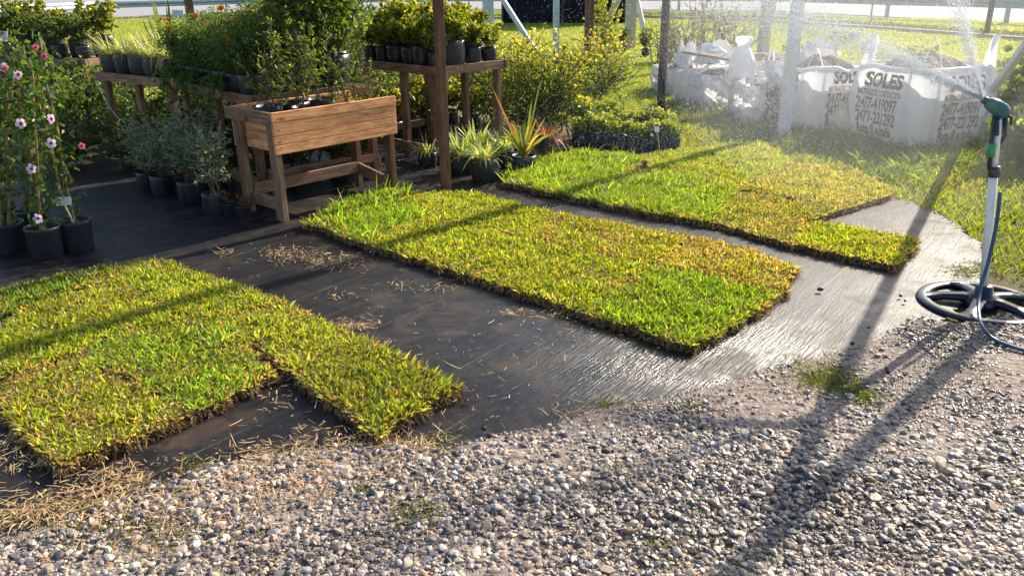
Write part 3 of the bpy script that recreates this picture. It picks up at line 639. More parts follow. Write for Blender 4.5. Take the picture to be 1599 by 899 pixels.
def row(kn, f, L, y, n, lab, group, x0=.12, x1=None, s=(.9, 1.1), cat='potted plant'):
    x1 = L-.12 if x1 is None else x1
    for i in range(n):
        x = x0+(x1-x0)*i/max(n-1, 1); p = f(x+rng.normal(0, .008), y+rng.normal(0, .01)); p[2] += 0
        place(kn, p, lab.format(ORD[i]), group, s=rng.uniform(*s), cat=cat)
row('potted_liriope', fA, LA, .13, 5, '{} striped grassy plant in the front row of its bench', 'striped grassy plants on the long bench')
row('potted_liriope', fA, LA, .37, 4, '{} striped grassy plant in the middle row of its bench', 'striped grassy plants on the long bench', .2, LA-.2)
row('potted_liriope', fA, LA, .60, 4, '{} striped grassy plant in the back row of its bench', 'striped grassy plants on the long bench', .2, LA-.2, (1., 1.15))
row('potted_marigold', fB, LB, .12, 6, '{} feathery marigold with orange buds at the front of its bench', 'feathery marigolds on the bench', .1, LB-.12, (1.05, 1.2))
row('potted_plain_marigold', fB, LB, .34, 6, '{} feathery green plant in the second row behind the front marigolds', 'feathery marigolds on the bench', .1, LB-.12, (1.05, 1.2))
row('potted_marigold', fB, LB, .58, 5, '{} taller marigold in the third row of the crowded bench', 'feathery marigolds on the bench', .12, LB-.2, (1.15, 1.3))
row('potted_plain_marigold', fB, LB, .82, 4, '{} taller feathery plant along the back of the crowded bench', 'feathery marigolds on the bench', .12, LB-.35, (1.2, 1.35))
row('potted_yellow_shrub', fC, LC, .10, 6, '{} small yellow green shrub in the front row beside the brown post', 'small yellow green shrubs on their bench', .1, LC-.1, (.8, 1.2))
row('potted_yellow_shrub', fC, LC, .30, 6, '{} small yellow green shrub in the second row beside the brown post', 'small yellow green shrubs on their bench', .1, LC-.1, (.8, 1.5))
row('potted_yellow_shrub', fC, LC, .52, 5, '{} small yellow green shrub in the third row beside the brown post', 'small yellow green shrubs on their bench', .12, LC-.1, (.8, 1.6))
row('potted_yellow_shrub', fC, LC, .74, 5, '{} small yellow green shrub in the rearmost row beside the brown post', 'small yellow green shrubs on their bench', .12, LC-.1, (.8, 1.6))
row('potted_dark_shrub', fD, LD, .15, 4, '{} bushy shrub in the front row of the far left bench', 'shrubs on the far left bench', .2, LD-.12, (.75, 1.0))
row('potted_yellow_shrub', fD, LD, .45, 4, '{} golden green shrub in the back row of the far left bench', 'shrubs on the far left bench', .2, LD-.1, (1.3, 1.7))
# tall shrubs at the right end of the marigold bench
for (x, y, s_, lb) in [(LB-.16, .50, 1.15, 'tallest leafy shrub in a dark tub on the right end of the marigold bench'), (LB-.14, .82, 1.1, 'tall leafy shrub at the rear right corner of the marigold bench'), (LB-.42, .96, 1.1, 'tall leafy shrub behind the marigolds, left of the rear corner one')]:
    place('potted_tall_shrub', fB(x, y), lb, 'tall shrubs behind the planter box', s=s_)
# trailing shoots over the bench rails, wild growth behind
for i, (x, y, s_, lb) in enumerate([(LB*.40, .03, .75, 'trailing leafy plant spilling over the middle of the marigold bench rail'), (LB*.72, .02, .7, 'trailing leafy plant spilling over the marigold bench rail near the planter'), (LB*.12, .03, .6, 'trailing leafy plant spilling over the left end of the marigold bench rail')]):
    o = thing('potted_trailing_plant', lb, 'potted plant', fB(x, y)+np.array([0, 0, .02]), rng.uniform(0, 6), 'trailing plants on the marigold bench'); pot_parts(o, .05, .07, True)
    a = Acc(); sa = Acc(); dz_ = fB(x, -1)-fB(x, 0); rzz = o.rotation_euler[2]; dl = np.array([dz_[0]*math.cos(-rzz)-dz_[1]*math.sin(-rzz), dz_[0]*math.sin(-rzz)+dz_[1]*math.cos(-rzz), 0])
    for k in range(16):
        sd2 = np.array([-dl[1], dl[0], 0])*rng.normal(0, .12); t_ = np.linspace(0, 1, 7)[:, None]; ext = rng.uniform(.08, .2); dr = rng.uniform(.05, .24)
        pl_ = np.array([0, 0, .06])+dl*ext*np.sin(t_*1.6)+sd2*t_+np.array([0, 0, 1])*(.07*np.sin(t_*3.1)-dr*t_**2); tube(sa, pl_, .002, .0012, 4, cap=False)
        m = 26; ii = rng.integers(0, 6, m); ff = rng.random((m, 1)); P = pl_[ii]*(1-ff)+pl_[ii+1]*ff
        blades(a, P, rng.normal(0, 1, (m, 3)), rng.uniform(.02, .042, m), rng.uniform(.012, .02, m), vary((.08, .14, .03), m, .3), prof=(.2, 1, .9, .1), bend=.2)
    sa.build('stem', M_GSTEM, o); a.build('foliage', M_LEAF, o)
# planter box on legs
P0 = on(444, 350); P1 = np.array([-.86, 6.08, 0]); dv = P1-P0; PLn = 1.02; prz = math.atan2(dv[1], dv[0])
root = thing('planter_box', 'raised wooden planter box on legs holding five thin stemmed shrubs', 'planter box', P0, prz)
def pb(name, *args, m=M_WOODN, par=root, bev=.003):
    a = Acc()
    for q in args: beam(a, *q)
    return a.build(name, m, par, bevel=bev)
DP, ZT = .50, .755
zs = [(.478, .540), (.5425, .600), (.6025, .688), (.6905, ZT)]
pb('front_panel', *[((-.012+rng.uniform(-.003, .003), -.012, (a_+b_)/2), (PLn+.012, -.012+rng.uniform(-.003, .003), (a_+b_)/2-.03*(1 if i < 3 else .6)*1.0*(.0)), .022, b_-a_) for i, (a_, b_) in enumerate(zs)])
pb('back_panel', *[((0, DP+.012, (a_+b_)/2), (PLn, DP+.012, (a_+b_)/2), .022, b_-a_) for a_, b_ in zs])
for x in (.0, PLn-.0):
    sg = 1 if x == 0 else -1
    pb('side_panel', *[((x+sg*.055, .0015, (a_+b_)/2), (x+sg*.055, DP, (a_+b_)/2), .02, b_-a_) for a_, b_ in zs[:3]])
a = Acc()
for x_ in (.03, PLn-.03):
    for a_, b_2 in zs:
        a = Acc(); z_ = (a_+b_2)/2+rng.normal(0, .006); tube(a, [(x_+rng.normal(0, .004), -.0235, z_), (x_, -.0262, z_)], .0045, None, 8); a.build('screw', M_BLACKM, root)
pb('top_board', ((-.014, .002, ZT-.042), (-.014, DP+.06, ZT-.042), .024, .085), m=M_WOOD)
pb('floor_board', ((.07, DP/2, .50), (PLn-.07, DP/2, .50), DP-.02, .02), m=M_WOOD)
for x in (.022, PLn-.022):
    for y in (.045, DP-.03):
        hgt = ZT-.09 if x < .5 else .477
        pb('leg', ((x, y, 0), (x, y, hgt), .044, .085 if x < .5 else .075, (0, 1, 0)), m=M_WOOD if (x < .5) else M_WOODP)
pb('lower_rail', ((.05, .06, .11), (.05, DP-.06, .11), .024, .085), m=M_WOOD)
pb('lower_rail', ((.05, DP-.07, .17), (PLn-.05, DP-.07, .17), .024, .085), m=M_WOOD)
pb('lower_rail', ((PLn-.03, .09, .10), (PLn-.03, DP-.05, .16), .024, .09), m=M_WOOD)
pb('foot_block', ((PLn-.075, .05, .0), (PLn-.075, .05, .17), .05, .03, (0, 1, 0)), m=M_WOOD)
fP = lambda x, y, z=.515: np.array([P0[0]+x*math.cos(prz)-y*math.sin(prz), P0[1]+x*math.sin(prz)+y*math.cos(prz), z])
for i, (x, y) in enumerate([(.18, .16), (.37, .17), (.56, .15), (.75, .17), (.92, .16)]):
    o = place('potted_slender_shrub', fP(x, y), ORD[i]+' thin stemmed shrub in the front of the raised planter box', 'thin stemmed shrubs in the planter box', s=[.95, 1.1, .9, .85, .7][i])
for i, (x, y) in enumerate([(.2, .36), (.42, .37), (.64, .36)]):
    place('potted_slender_shrub', fP(x, y), ORD[i]+' thin stemmed shrub along the back of the raised planter box', 'thin stemmed shrubs in the planter box', s=1.15)
# grey leaved shrubs on the cloth before the benches
for i, (x, y, s_) in enumerate([(256, 306, 1.), (300, 317, 1.05), (339, 336, 1.), (232, 296, .9), (318, 300, 1.1)]):
    place('potted_grey_shrub', on(x, y), ['grey leaved shrub in a dark pot in front of the bench rail', 'grey leaved shrub in the middle of the group before the benches', 'grey leaved shrub in the pale dusty pot nearest the planter box', 'grey leaved shrub furthest left in the group before the benches', 'grey leaved shrub standing behind the pale dusty pot'][i], 'grey leaved shrubs on the black cloth', s=s_*1.1)
@kind('potted_rusty_sprig', 2)
def _(o): pot_parts(o, .055, .10); shrub_parts(o, .09, .12, .06, 5, 3, 120, .018, .008, (.22, .09, .05), .3, .002)
place('potted_rusty_sprig', on(382, 343), 'tiny rusty leaved sprig in the small pot beside the planter leg', 'rusty sprigs')
place('potted_rusty_sprig', on(360, 338), 'tiny rusty leaved sprig just left of its twin by the planter leg', 'rusty sprigs')
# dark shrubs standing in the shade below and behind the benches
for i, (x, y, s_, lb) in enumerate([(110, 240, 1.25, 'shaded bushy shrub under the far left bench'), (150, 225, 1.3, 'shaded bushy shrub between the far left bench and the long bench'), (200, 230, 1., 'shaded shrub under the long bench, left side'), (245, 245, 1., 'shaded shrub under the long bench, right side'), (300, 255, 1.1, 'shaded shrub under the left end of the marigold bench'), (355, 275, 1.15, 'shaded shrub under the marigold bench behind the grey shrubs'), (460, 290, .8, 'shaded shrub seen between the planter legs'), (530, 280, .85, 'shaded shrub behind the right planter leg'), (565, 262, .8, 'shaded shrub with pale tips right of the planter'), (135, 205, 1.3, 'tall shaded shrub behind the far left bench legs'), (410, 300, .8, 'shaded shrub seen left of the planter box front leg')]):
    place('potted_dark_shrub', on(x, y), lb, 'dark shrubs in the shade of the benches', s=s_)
for i, (x, y, s_, lb) in enumerate([(640, 215, 1.6, 'sunlit yellow shrub under the bench left of the brown post'), (615, 222, 1.4, 'sunlit yellow shrub under the bench, further left'), (668, 200, 1.6, 'sunlit yellow shrub under the bench touching the brown post'), (735, 215, 1.5, 'yellow green shrub behind the pale striped plants right of the post'), (700, 205, 1.5, 'yellow green shrub just right of the brown post under the bench')]):
    place('potted_yellow_shrub', on(x, y), lb, 'yellow green shrubs under the bench', s=s_)
for i, (x, y, s_, lb) in enumerate([(668, 262, .8, 'small spiky striped plant left of the brown post on the lower rail'), (722, 272, 1.05, 'pale striped plant right against the brown post'), (757, 284, 1.15, 'pale striped plant in front of the group right of the post'), (745, 262, 1.1, 'pale striped plant behind the front one right of the post'), (785, 262, 1., 'pale striped plant between the post and the orange spiky plant')]):
    place('potted_spider_plant', on(x, y), lb, 'pale striped plants beside the brown post', s=s_)
o = thing('potted_flax', 'spiky plant with tall orange and yellow sword leaves in black pot', 'potted plant', on(818, 272)); pot_parts(o, .10, .16, True)
a = Acc(); an = rng.uniform(0, 6.28, 34); l_ = rng.uniform(.08, .8, 34)
D = np.stack([np.cos(an)*l_, np.sin(an)*l_, np.ones(34)], 1); D[0] = (-.42, -.05, 1); D[1] = (.22, 0, 1); D[2] = (.15, .1, 1)
Lf = rng.uniform(.25, .5, 34); Lf[:3] = (.66, .66, .5)
blades(a, np.tile([0, 0, .14], (34, 1)), D, Lf, .019, np.where(rng.random((34, 1)) < .6, vary((.34, .22, .07), 34, .25), vary((.18, .24, .06), 34, .2)), prof=(.7, 1, 1, .9, .7, .05), bend=np.r_[[.02]*3, rng.uniform(.05, .5, 31)], side=np.tile([0., 1, 0], (34, 1))+rng.normal(0, .3, (34, 3)))
a.build('leaves', M_LEAF, o)
o = thing('potted_red_grass', 'drooping red brown grassy plant in black bag beside the orange spiky plant', 'potted plant', on(852, 252)); pot_parts(o, .085, .22, True)
strap_parts(o, .2, 170, .32, .008, [(.30, .11, .07), (.38, .17, .09), (.22, .07, .05)], (.2, 1.3), (.3, 1.3), .04)
for i in range(8):
    t_ = i/7; place('potted_seedling', on(*lerp((906, 231), (1048, 238), t_)), ORD[i]+' bushy seedling in the front line of black pots behind the back turf', 'row of low seedlings in black pots', s=rng.uniform(.9, 1.25))
for i in range(7):
    t_ = i/6; place('potted_seedling', on(*lerp((912, 219), (1036, 225), t_)), ORD[i]+' seedling of the second line just behind the front black pots', 'row of low seedlings in black pots', s=rng.uniform(1.0, 1.55))

# mandevilla climbers on canes
def atY(px, py, Y):
    u, v = (px-799.5)/F, (449.5-py)/F; u, v = u*cr+v*sr, -u*sr+v*cr; d = fw+u*rt+v*up; t = Y/d[1]; return d*t+np.array([0, 0, CH])
def climber(label, base, ctops, fl_px, nleaf=700, pink=(.62, .34, .50)):
    b = on(*base); o = thing('potted_climber', label, 'climbing plant', b, 0, 'pink flowered climbers tied to canes'); pot_parts(o, .10, .20)
    canes, C = [], Acc(); la = Acc(); sa = Acc()
    for (px, py, dy) in ctops:
        e = atY(px, py, b[1]+dy)-b; s0 = np.array([rng.normal(0, .02), rng.normal(0, .02), .15]); t = np.linspace(0, 1, 5)[:, None]; pl_ = s0*(1-t)+e*t+rng.normal(0, .006, (5, 3))
        c_ = Acc(); tube(c_, pl_, .0085, .0065, 7); c_.build('cane', M_CANE, o); canes.append((s0, e))
        tt = np.linspace(0, 1, 60); hel = s0*(1-tt[:, None])+e*tt[:, None]+np.stack([np.cos(tt*22), np.sin(tt*22), 0*tt], 1)*.016; tube(sa, hel, .0028, .002, 4, cap=False)
    sa.build('stem', M_GSTEM, o)
    k = rng.integers(0, len(canes), nleaf); S0 = np.array([c[0] for c in canes])[k]; E = np.array([c[1] for c in canes])[k]; t = rng.random((nleaf, 1))**.75*1.03
    clump = .4+.9*np.abs(np.sin(t*9+k[:, None])); P = S0*(1-t)+E*t+rng.normal(0, .045, (nleaf, 3))*clump
    D = rng.normal(0, .7, (nleaf, 3))+np.array([0, 0, -.1]); blades(la, P, D, rng.uniform(.028, .055, nleaf), rng.uniform(.014, .026, nleaf), vary((.06, .105, .028), nleaf, .3), prof=(.2, .95, 1, .1), bend=rng.uniform(0, .5, nleaf))
    la.build('foliage', M_LEAF, o)
    for (px, py, c_) in fl_px:
        flowers(o, [atY(px, py, b[1]-.10)-b], .030 if c_ is not HOT else .021, c_ or pink, (.45, .02, .10), 5, face=(.2, -1, .35))
PK = (.78, .60, .74); HOT = (.62, .14, .24)
climber('pink flowered climber on a leaning cane in the rightmost pot', (124, 391), [(44, 100, .0), (60, 60, .25)], [(81, 186, PK), (128, 228, HOT), (80, 224, (.7, .7, .8))], 420)
climber('pink flowered climber in the front pot with a low blossom', (77, 402), [(50, 110, 0), (20, 90, .1)], [(60, 341, PK), (50, 264, PK), (33, 193, PK)], 420)
climber('pink flowered climber at the picture edge with a blossom at its top', (20, 395), [(8, 120, 0), (-20, 130, .1)], [(29, 117, PK), (8, 107, HOT)], 380)
climber('climber with hot pink blossoms standing behind the others', (58, 372), [(38, 75, .3), (75, 95, .5)], [(56, 74, HOT), (69, 88, HOT), (70, 178, HOT)], 460)
climber('leafy climber half hidden behind the other climbers at the left edge', (8, 368), [(-5, 80, .3), (25, 70, .4)], [(5, 106, PK)], 460)
def plant_tag(label, p0, p1, size, rz, tilt=.2, scr=True):
    o = thing('plant_tag', label, 'plant tag', p0, 0, 'white plastic plant tags'); v = np.array(p1)-np.array(p0)
    a = Acc(); tube(a, [np.zeros(3), v], .0045, .0045, 6); a.build('stick', M_WHITEP, o)
    sx_, sz_ = size; c_, s_ = math.cos(rz), math.sin(rz); ux = np.array([c_, s_, -tilt]); uz = np.array([-s_*.3, c_*.3*0, 1.]); uz = nrm(uz+np.array([0, .25, 0])); ux = nrm(ux-uz*(ux@uz)); nn = np.cross(ux, uz)
    a = Acc(); beam(a, v-ux*sx_/2+uz*sz_*.3, v+ux*sx_/2+uz*sz_*.3, .003, sz_, uz); pl_ = a.build('label_plate', M_WHITEP, o, bevel=.001)
    if scr:
        a = Acc()
        for r_i in range(2):
            x = -sx_*.38
            while x < sx_*.34:
                l = rng.uniform(.004, .009); q = v+uz*(sz_*.3+sz_*(.2-.38*r_i))+nn*(.0022 if nn[1] < 0 else -.0022)+ux*x
                beam(a, q, q+ux*l*.5+uz*rng.uniform(-.004, .004), .0006, .0016, uz); x += l+.002
        a.build('scribble', M_BLACKM, pl_)
b_ = on(124, 391)
plant_tag('white handwritten tag on a stick in the rightmost climber pot', atY(117, 352, b_[1]-.02), atY(100, 318, b_[1]-.06), (.085, .05), .1)
plant_tag('white tag standing among the striped grassy plants', fA(LA-.35, .4, ZB+.2), fA(LA-.35, .4, ZB+.50), (.11, .05), -.2, .05)
plant_tag('white tag standing in the middle of the feathery marigolds', fB(.75, .5, ZB+.2), fB(.75, .5, ZB+.52), (.05, .04), .2, .3, False)
plant_tag('pale blue tag on a curved stick at the top left edge', atY(28, 85, 6.2), atY(6, 58, 6.2), (.06, .05), 0, .1, False)
plant_tag('small pale tag among the seedlings by the black post', on(1030, 232, .1), on(1026, 205, .3), (.05, .05), .3, .3, False)
# white cord hanging from the long bench
a = Acc(); pts = [atY(*q) for q in [(153, 133, 7.3), (165, 158, 7.2), (180, 180, 7.2), (196, 192, 7.15)]]; tube(a, pts, .003, .003, 5)
tag(a.build('cord', M_WHITEP), 'thin white cord hanging from the left end of the long bench', 'cord', kind='thing')

# ------------------------------------------------------------------ shrubs in the ground
def bush(label, base, h, r, nleaf, L, W, col, tips, nst=16, nsub=9, group=None, name='bush', droop=.3, sr=.006, stem=None, narrow=.6, lean=(0, 0), **kw):
    o = thing(name, label, kw.pop('cat', 'bush'), base, 0, group); shrub_parts(o, 0, h, r, nst, nsub, nleaf, L, W, col, droop, sr, stem, tips=tips, narrow=narrow, lean=lean, **kw); return o
YG = (.16, .21, .035); YT = (.50, .46, .08)
bush('large golden tipped bush right of the benches', on(850, 212), 1.05, .72, 11000, .034, .018, YG, YT, 34, 14)
bush('golden tipped bush behind the bench end', on(775, 190), 1.05, .70, 9000, .034, .018, YG, YT, 30, 12)
bush('small shiny leaved bush behind the orange spiky plant', on(835, 228), .55, .38, 1800, .03, .016, (.09, .12, .05), (.2, .22, .08), 16, 8)
bush('orange tipped bush around the foot of the dark brown post', on(925, 165), .95, .6, 6000, .036, .018, YG, (.55, .40, .06), 24, 11)
bush('yellow leaved creeper climbing beside the dark brown post', on(940, 120), 2.0, .35, 1500, .06, .035, (.25, .28, .05), (.42, .42, .06), 10, 8, name='creeper', cat='creeper')
bush('pale dry feathery bush in the top left corner', on(30, 150), 1.25, .9, 2600, .09, .006, (.33, .30, .20), (.45, .40, .28), 26, 8, droop=.8)
bush('grey green twiggy bush behind the far left bench', on(105, 155), 1.35, .55, 2200, .03, .012, (.15, .18, .13), (.30, .27, .10), 18, 9)
bush('yellow green bush at the left of the lawn behind the long bench', on(150, 140), 1.1, .5, 1800, .035, .014, (.14, .17, .04), (.36, .34, .08), 16, 8)
bush('dark broad leaved bush behind the marigold bench', on(385, 150), 1.15, .75, 1500, .11, .05, (.06, .12, .025), (.28, .34, .05), 18, 7, droop=.6)
bush('broad leaved bush with pale spear tips behind the tall shrubs', on(465, 140), 1.45, .8, 1500, .11, .045, (.07, .12, .03), (.20, .26, .05), 18, 7, droop=.6)
bush('dense dark bush behind the tallest potted shrubs', on(560, 150), 1.75, .8, 3000, .06, .03, (.05, .10, .02), (.12, .17, .03), 22, 9)
bush('bright yellow green bush left of the brown post', on(640, 135), 1.3, .75, 3200, .045, .018, (.16, .20, .03), (.36, .38, .06), 20, 9)
bush('bright yellow green bush right of the brown post behind the bench', on(725, 130), 1.1, .75, 3000, .045, .018, (.17, .20, .03), (.42, .40, .07), 20, 9)
bush('shaded wild bush behind the far left bench and the climbers', on(60, 190), 1.15, .7, 3600, .04, .018, (.10, .14, .04), (.22, .24, .06), 22, 9)
bush('olive bush rising behind the striped grassy plants', on(215, 160), .95, .6, 2800, .03, .012, (.14, .18, .06), (.30, .30, .10), 20, 9)
bush('leafy bush behind the left half of the marigold bench', on(320, 175), 1.2, .65, 3000, .05, .02, (.09, .14, .035), (.26, .27, .06), 20, 9)
bush('tall airy bush with yellow flecks at the top behind the planter', on(520, 170), 1.75, .75, 3400, .045, .016, (.09, .14, .04), (.34, .33, .06), 24, 10)
bush('green bush between the tall shrubs and the yellow shrub bench', on(600, 165), 1.3, .6, 2800, .045, .018, (.10, .16, .035), (.28, .30, .06), 20, 9)
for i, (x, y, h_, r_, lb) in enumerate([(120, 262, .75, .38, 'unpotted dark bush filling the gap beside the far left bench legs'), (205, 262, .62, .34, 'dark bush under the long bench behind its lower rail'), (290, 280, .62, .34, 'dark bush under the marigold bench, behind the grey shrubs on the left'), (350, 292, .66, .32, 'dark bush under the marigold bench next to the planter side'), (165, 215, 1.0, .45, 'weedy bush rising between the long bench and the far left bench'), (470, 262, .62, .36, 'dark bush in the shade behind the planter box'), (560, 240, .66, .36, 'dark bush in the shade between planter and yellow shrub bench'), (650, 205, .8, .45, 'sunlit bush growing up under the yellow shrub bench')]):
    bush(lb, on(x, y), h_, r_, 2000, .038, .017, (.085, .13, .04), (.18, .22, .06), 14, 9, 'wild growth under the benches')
o = thing('flax_clump', 'clump of dark upright sword leaves behind the striped plants', 'plant', on(275, 130)); strap_parts(o, 0, 46, 1.45, .05, [(.06, .10, .04), (.10, .14, .05), (.16, .16, .05)], (.05, .45), (.02, .3), .2)
# bare vines on the fence line
for i, (x, y, h_) in enumerate([(1062, 95, 1.3), (1092, 92, 1.6), (1120, 90, 1.5), (1150, 92, 1.2), (1040, 100, 1.0)]):
    bush(['twiggy half bare shrub left of the middle one, right of the black post', 'tall twiggy shrub with grey bark in the middle of the bare group', 'twiggy shrub with pale peeling stems, right in the bare group', 'low twiggy shrub nearest the far white post', 'small twiggy shrub right behind the black post'][i], on(x, y), h_, .5, 260, .05, .02, (.2, .2, .06), (.3, .28, .08), 12, 7, 'bare twiggy shrubs along the lawn', 'dry_shrub', sr=.012)
# leafy plants at the right edge, partly outside the frame
for i, (x, y, h_, r_s, lb) in enumerate([(1588, 205, .75, .5, 'broad leaved vine plant right of the large printed bag'), (1598, 262, .45, .35, 'low broad leaved plant behind the sprinkler pole at the right edge'), (1640, 215, 1.0, .6, 'taller broad leaved plant cut off by the right picture edge'), (1567, 232, .42, .22, 'yellowing low plant between the bag and the sprinkler pole')]):
    bush(lb, on(x, y), h_, r_s, 500 if i != 3 else 300, .11 if i != 3 else .05, .085 if i != 3 else .025, (.08, .14, .03), (.16, .22, .04), 14, 6, name='leafy_plant', cat='plant', group='broad leaved plants at the right edge')
bush('unseen dark shrub added outside the right edge to shade the grass', (5.35, 6.25, 0), 1.5, .75, 3500, .06, .035, (.06, .11, .03), (.12, .17, .04), 20, 9)  # unseen shrub, added only so its shadow falls on the right-hand grass
# small pots left on the lawn
for i, (x, y, lb) in enumerate([(973, 80, 'small dark pot with sprouts at the foot of the concrete post'), (1008, 88, 'small dark pot with sprouts right of the concrete post brace'), (955, 92, 'tiny dark pot alone on the grass right of the brown post')]):
    place('potted_dark_shrub', on(x, y), lb, 'dark pots on the lawn', s=[.9, .9, .5][i]*1.0)

# ------------------------------------------------------------------ posts
def post(name, label, cat, base, w, h, m, lean=(0, 0), round_=False, group=None, rz=.6, d=None):
    o = thing(name, label, cat, base, rz, group); a = Acc(); d = d or w
    if round_: tube(a, [(0, 0, -.02), (lean[0]*h*.5, lean[1]*h*.5, h*.5), (lean[0]*h, lean[1]*h, h)], w/2, w/2*.95, 14)
    else: beam(a, (0, 0, -.02), (lean[0]*h, lean[1]*h, h), w, d, (0, 1, 0))
    a.build('shaft', m, o, smooth=round_, bevel=0 if round_ else .004); return o
post('wooden_post', 'brown square timber post standing at the corner of the middle turf', 'post', on(697, 303), .062, 2.55, M_WOODP, rz=.55)
post('metal_post', 'black round post with drops of water standing on the lawn', 'post', on(1031, 182), .10, 2.6, M_BLACKM, round_=True)
post('wooden_post', 'dark brown square post rising from the golden bush', 'post', on(918, 150), .095, 2.6, M_WOODP)
post('wooden_post', 'dark square post behind the feathery marigolds', 'post', on(316, 150), .10, 2.6, M_WOODP)
post('wooden_post', 'dark post behind the shrubs of the far left bench', 'post', on(88, 130), .10, 2.8, M_BLACKM)
post('concrete_post', 'near white square concrete post between the bags and the black post', 'post', on(1223, 216), .095, 4.3, M_WHITEP, rz=.3)
post('concrete_post', 'far white concrete post on the lawn behind the bags', 'post', on(1190, 93), .17, 3.2, M_CONC, rz=.3)
post('metal_post', 'pale blue painted post above the golden bush', 'post', on(868, 105), .095, 2.6, M_BLUEP, rz=.3)
def strut(name, label, cat, p, q, w, m, group=None):
    o = thing(name, label, cat, p, 0, group); a = Acc(); beam(a, (0, 0, 0), np.array(q)-np.array(p), w, w, (.3, 1, .2)); a.build('beam', m, o, bevel=.005); return o
post('concrete_post', 'thick pale blue corner post above the yellow shrubs', 'post', on(764, 100), .19, 2.8, M_BLUEP, rz=.2)
b_ = on(835, 78); strut('brace', 'sloping pale blue brace leaning on the thick corner post', 'brace', b_, atY(780, -8, b_[1]), .10, M_BLUEP)
b_ = on(925, 88); strut('brace', 'sloping pale brace behind the yellow creeper', 'brace', b_, atY(968, -8, b_[1]), .13, M_CONC)
post('concrete_post', 'stained yellowish concrete post at the back of the lawn', 'post', on(983, 76), .20, 2.8, M_CONC, rz=.2)
b_ = on(1010, 68); strut('brace', 'thin pale brace leaning on the stained concrete post', 'brace', b_, atY(993, -8, b_[1]-.1), .11, M_WHITEP)
# corner post outside the right edge with the brace that comes into view; both cast the crossing shadows
PX = on(1535, 530)+np.array([1.0, 1.0, 0])*1.02
o = post('concrete_post', 'white concrete corner post just outside the right picture edge', 'post', PX, .058, 3.2, M_WHITEP, rz=.3)
b_ = on(1513, 192); strut('brace', 'sloping white concrete brace rising past the large bag to the right edge', 'brace', b_, (PX[0]+.05, PX[1]+.12, 2.0), .056, M_WHITEP)
# ------------------------------------------------------------------ road side : guard rail, chain link fence, dark screen
def polyn(px): return np.array([on(x, y)[:2] for x, y in px])
gr_ = polyn([(-300, 60), (165, 29), (370, 21), (700, 17), (1000, 17), (1209, 20), (1385, 29), (1572, 37), (1800, 50)])
o = thing('guard_rail', 'long galvanised guard rail running along the road at the top', 'guard rail', (*gr_[4], 0))
seg_l = np.r_[0, np.cumsum(np.linalg.norm(np.diff(gr_, axis=0), axis=1))]; npst = int(seg_l[-1]/4)
prof = [(-.02, .46), (.05, .50), (.05, .56), (-.01, .60), (.05, .64), (.05, .72), (-.02, .76)]
a = Acc(); n_ = 60; ss = np.linspace(0, seg_l[-1], n_); cx_ = np.interp(ss, seg_l, gr_[:, 0])-gr_[4][0]; cy_ = np.interp(ss, seg_l, gr_[:, 1])-gr_[4][1]
V = np.array([[(cx_[i], cy_[i]-p, z) for p, z in prof] for i in range(n_)]); i, j = np.meshgrid(np.arange(n_-1), np.arange(6), indexing='ij'); k = 7
a.add(V, np.stack([i*k+j, (i+1)*k+j, (i+1)*k+j+1, i*k+j+1], -1).reshape(-1, 4)); a.build('beam', M_GALV, o)
pts_p = np.interp(np.linspace(0, seg_l[-1], npst), seg_l, gr_[:, 0]), np.interp(np.linspace(0, seg_l[-1], npst), seg_l, gr_[:, 1])
for (px, py) in [(1209, 20), (1385, 29), (1572, 37), (1060, 17), (560, 18), (300, 24), (60, 36)]:
    g_ = on(px, py); a = Acc(); beam(a, (g_[0]-gr_[4][0], g_[1]-gr_[4][1]+.06, 0), (g_[0]-gr_[4][0], g_[1]-gr_[4][1]+.06, .78), .12, .10, (0, 1, 0)); a.build('post', M_GALV, o)
fe = polyn([(1010, 29), (1200, 36), (1400, 47), (1541, 58), (1700, 72)])
o = thing('chain_link_fence', 'chain link fence beyond the kerb at the top right', 'fence', (*fe[1], 0)); a = Acc()
sl_ = np.r_[0, np.cumsum(np.linalg.norm(np.diff(fe, axis=0), axis=1))]; Lf_ = sl_[-1]; st_ = .11; hh = 1.6
def fpt(s_, z): return np.array([np.interp(s_, sl_, fe[:, 0])-fe[1][0], np.interp(s_, sl_, fe[:, 1])-fe[1][1], z])
for s0 in np.arange(-hh, Lf_, st_):
    for dr in (1, -1):
        sa, sb = (s0, s0+hh) if dr == 1 else (s0+hh, s0); ta, tb = max(0, -min(sa, sb))/hh, 1
        zz = np.linspace(0, 1, 4); pts = [(sa+(sb-sa)*q, q*hh) for q in zz]; pts = [p for p in pts if 0 <= p[0] <= Lf_]
        if len(pts) > 1: tube(a, [fpt(*p) for p in (pts[0], pts[-1])], .0022, .0022, 3, cap=False)
a.build('wire_mesh', M_GALV, o)
for s_ in (sl_[1]*.2, sl_[1], sl_[3], (sl_[1]+sl_[3])/2):
    a = Acc(); tube(a, [fpt(s_, 0)+[0, .05, 0], fpt(s_, 1.7)+[0, .05, 0]], .07 if s_ == sl_[3] else .03, None, 8); a.build('post', M_BLACKM if s_ == sl_[3] else M_GALV, o)
o = thing('shade_screen', 'dark blue black windbreak screen standing beyond the lawn', 'screen', on(785, 37)); p1 = on(975, 37)-on(785, 37); a = Acc(); n_ = 40
V = []
for i in range(n_):
    q = p1*i/(n_-1)
    for z_ in np.linspace(0, 3.2, 6): V.append(q+np.array([0, .05*math.sin(i*1.7)+.04*math.sin(i*.6+z_*2), z_]))
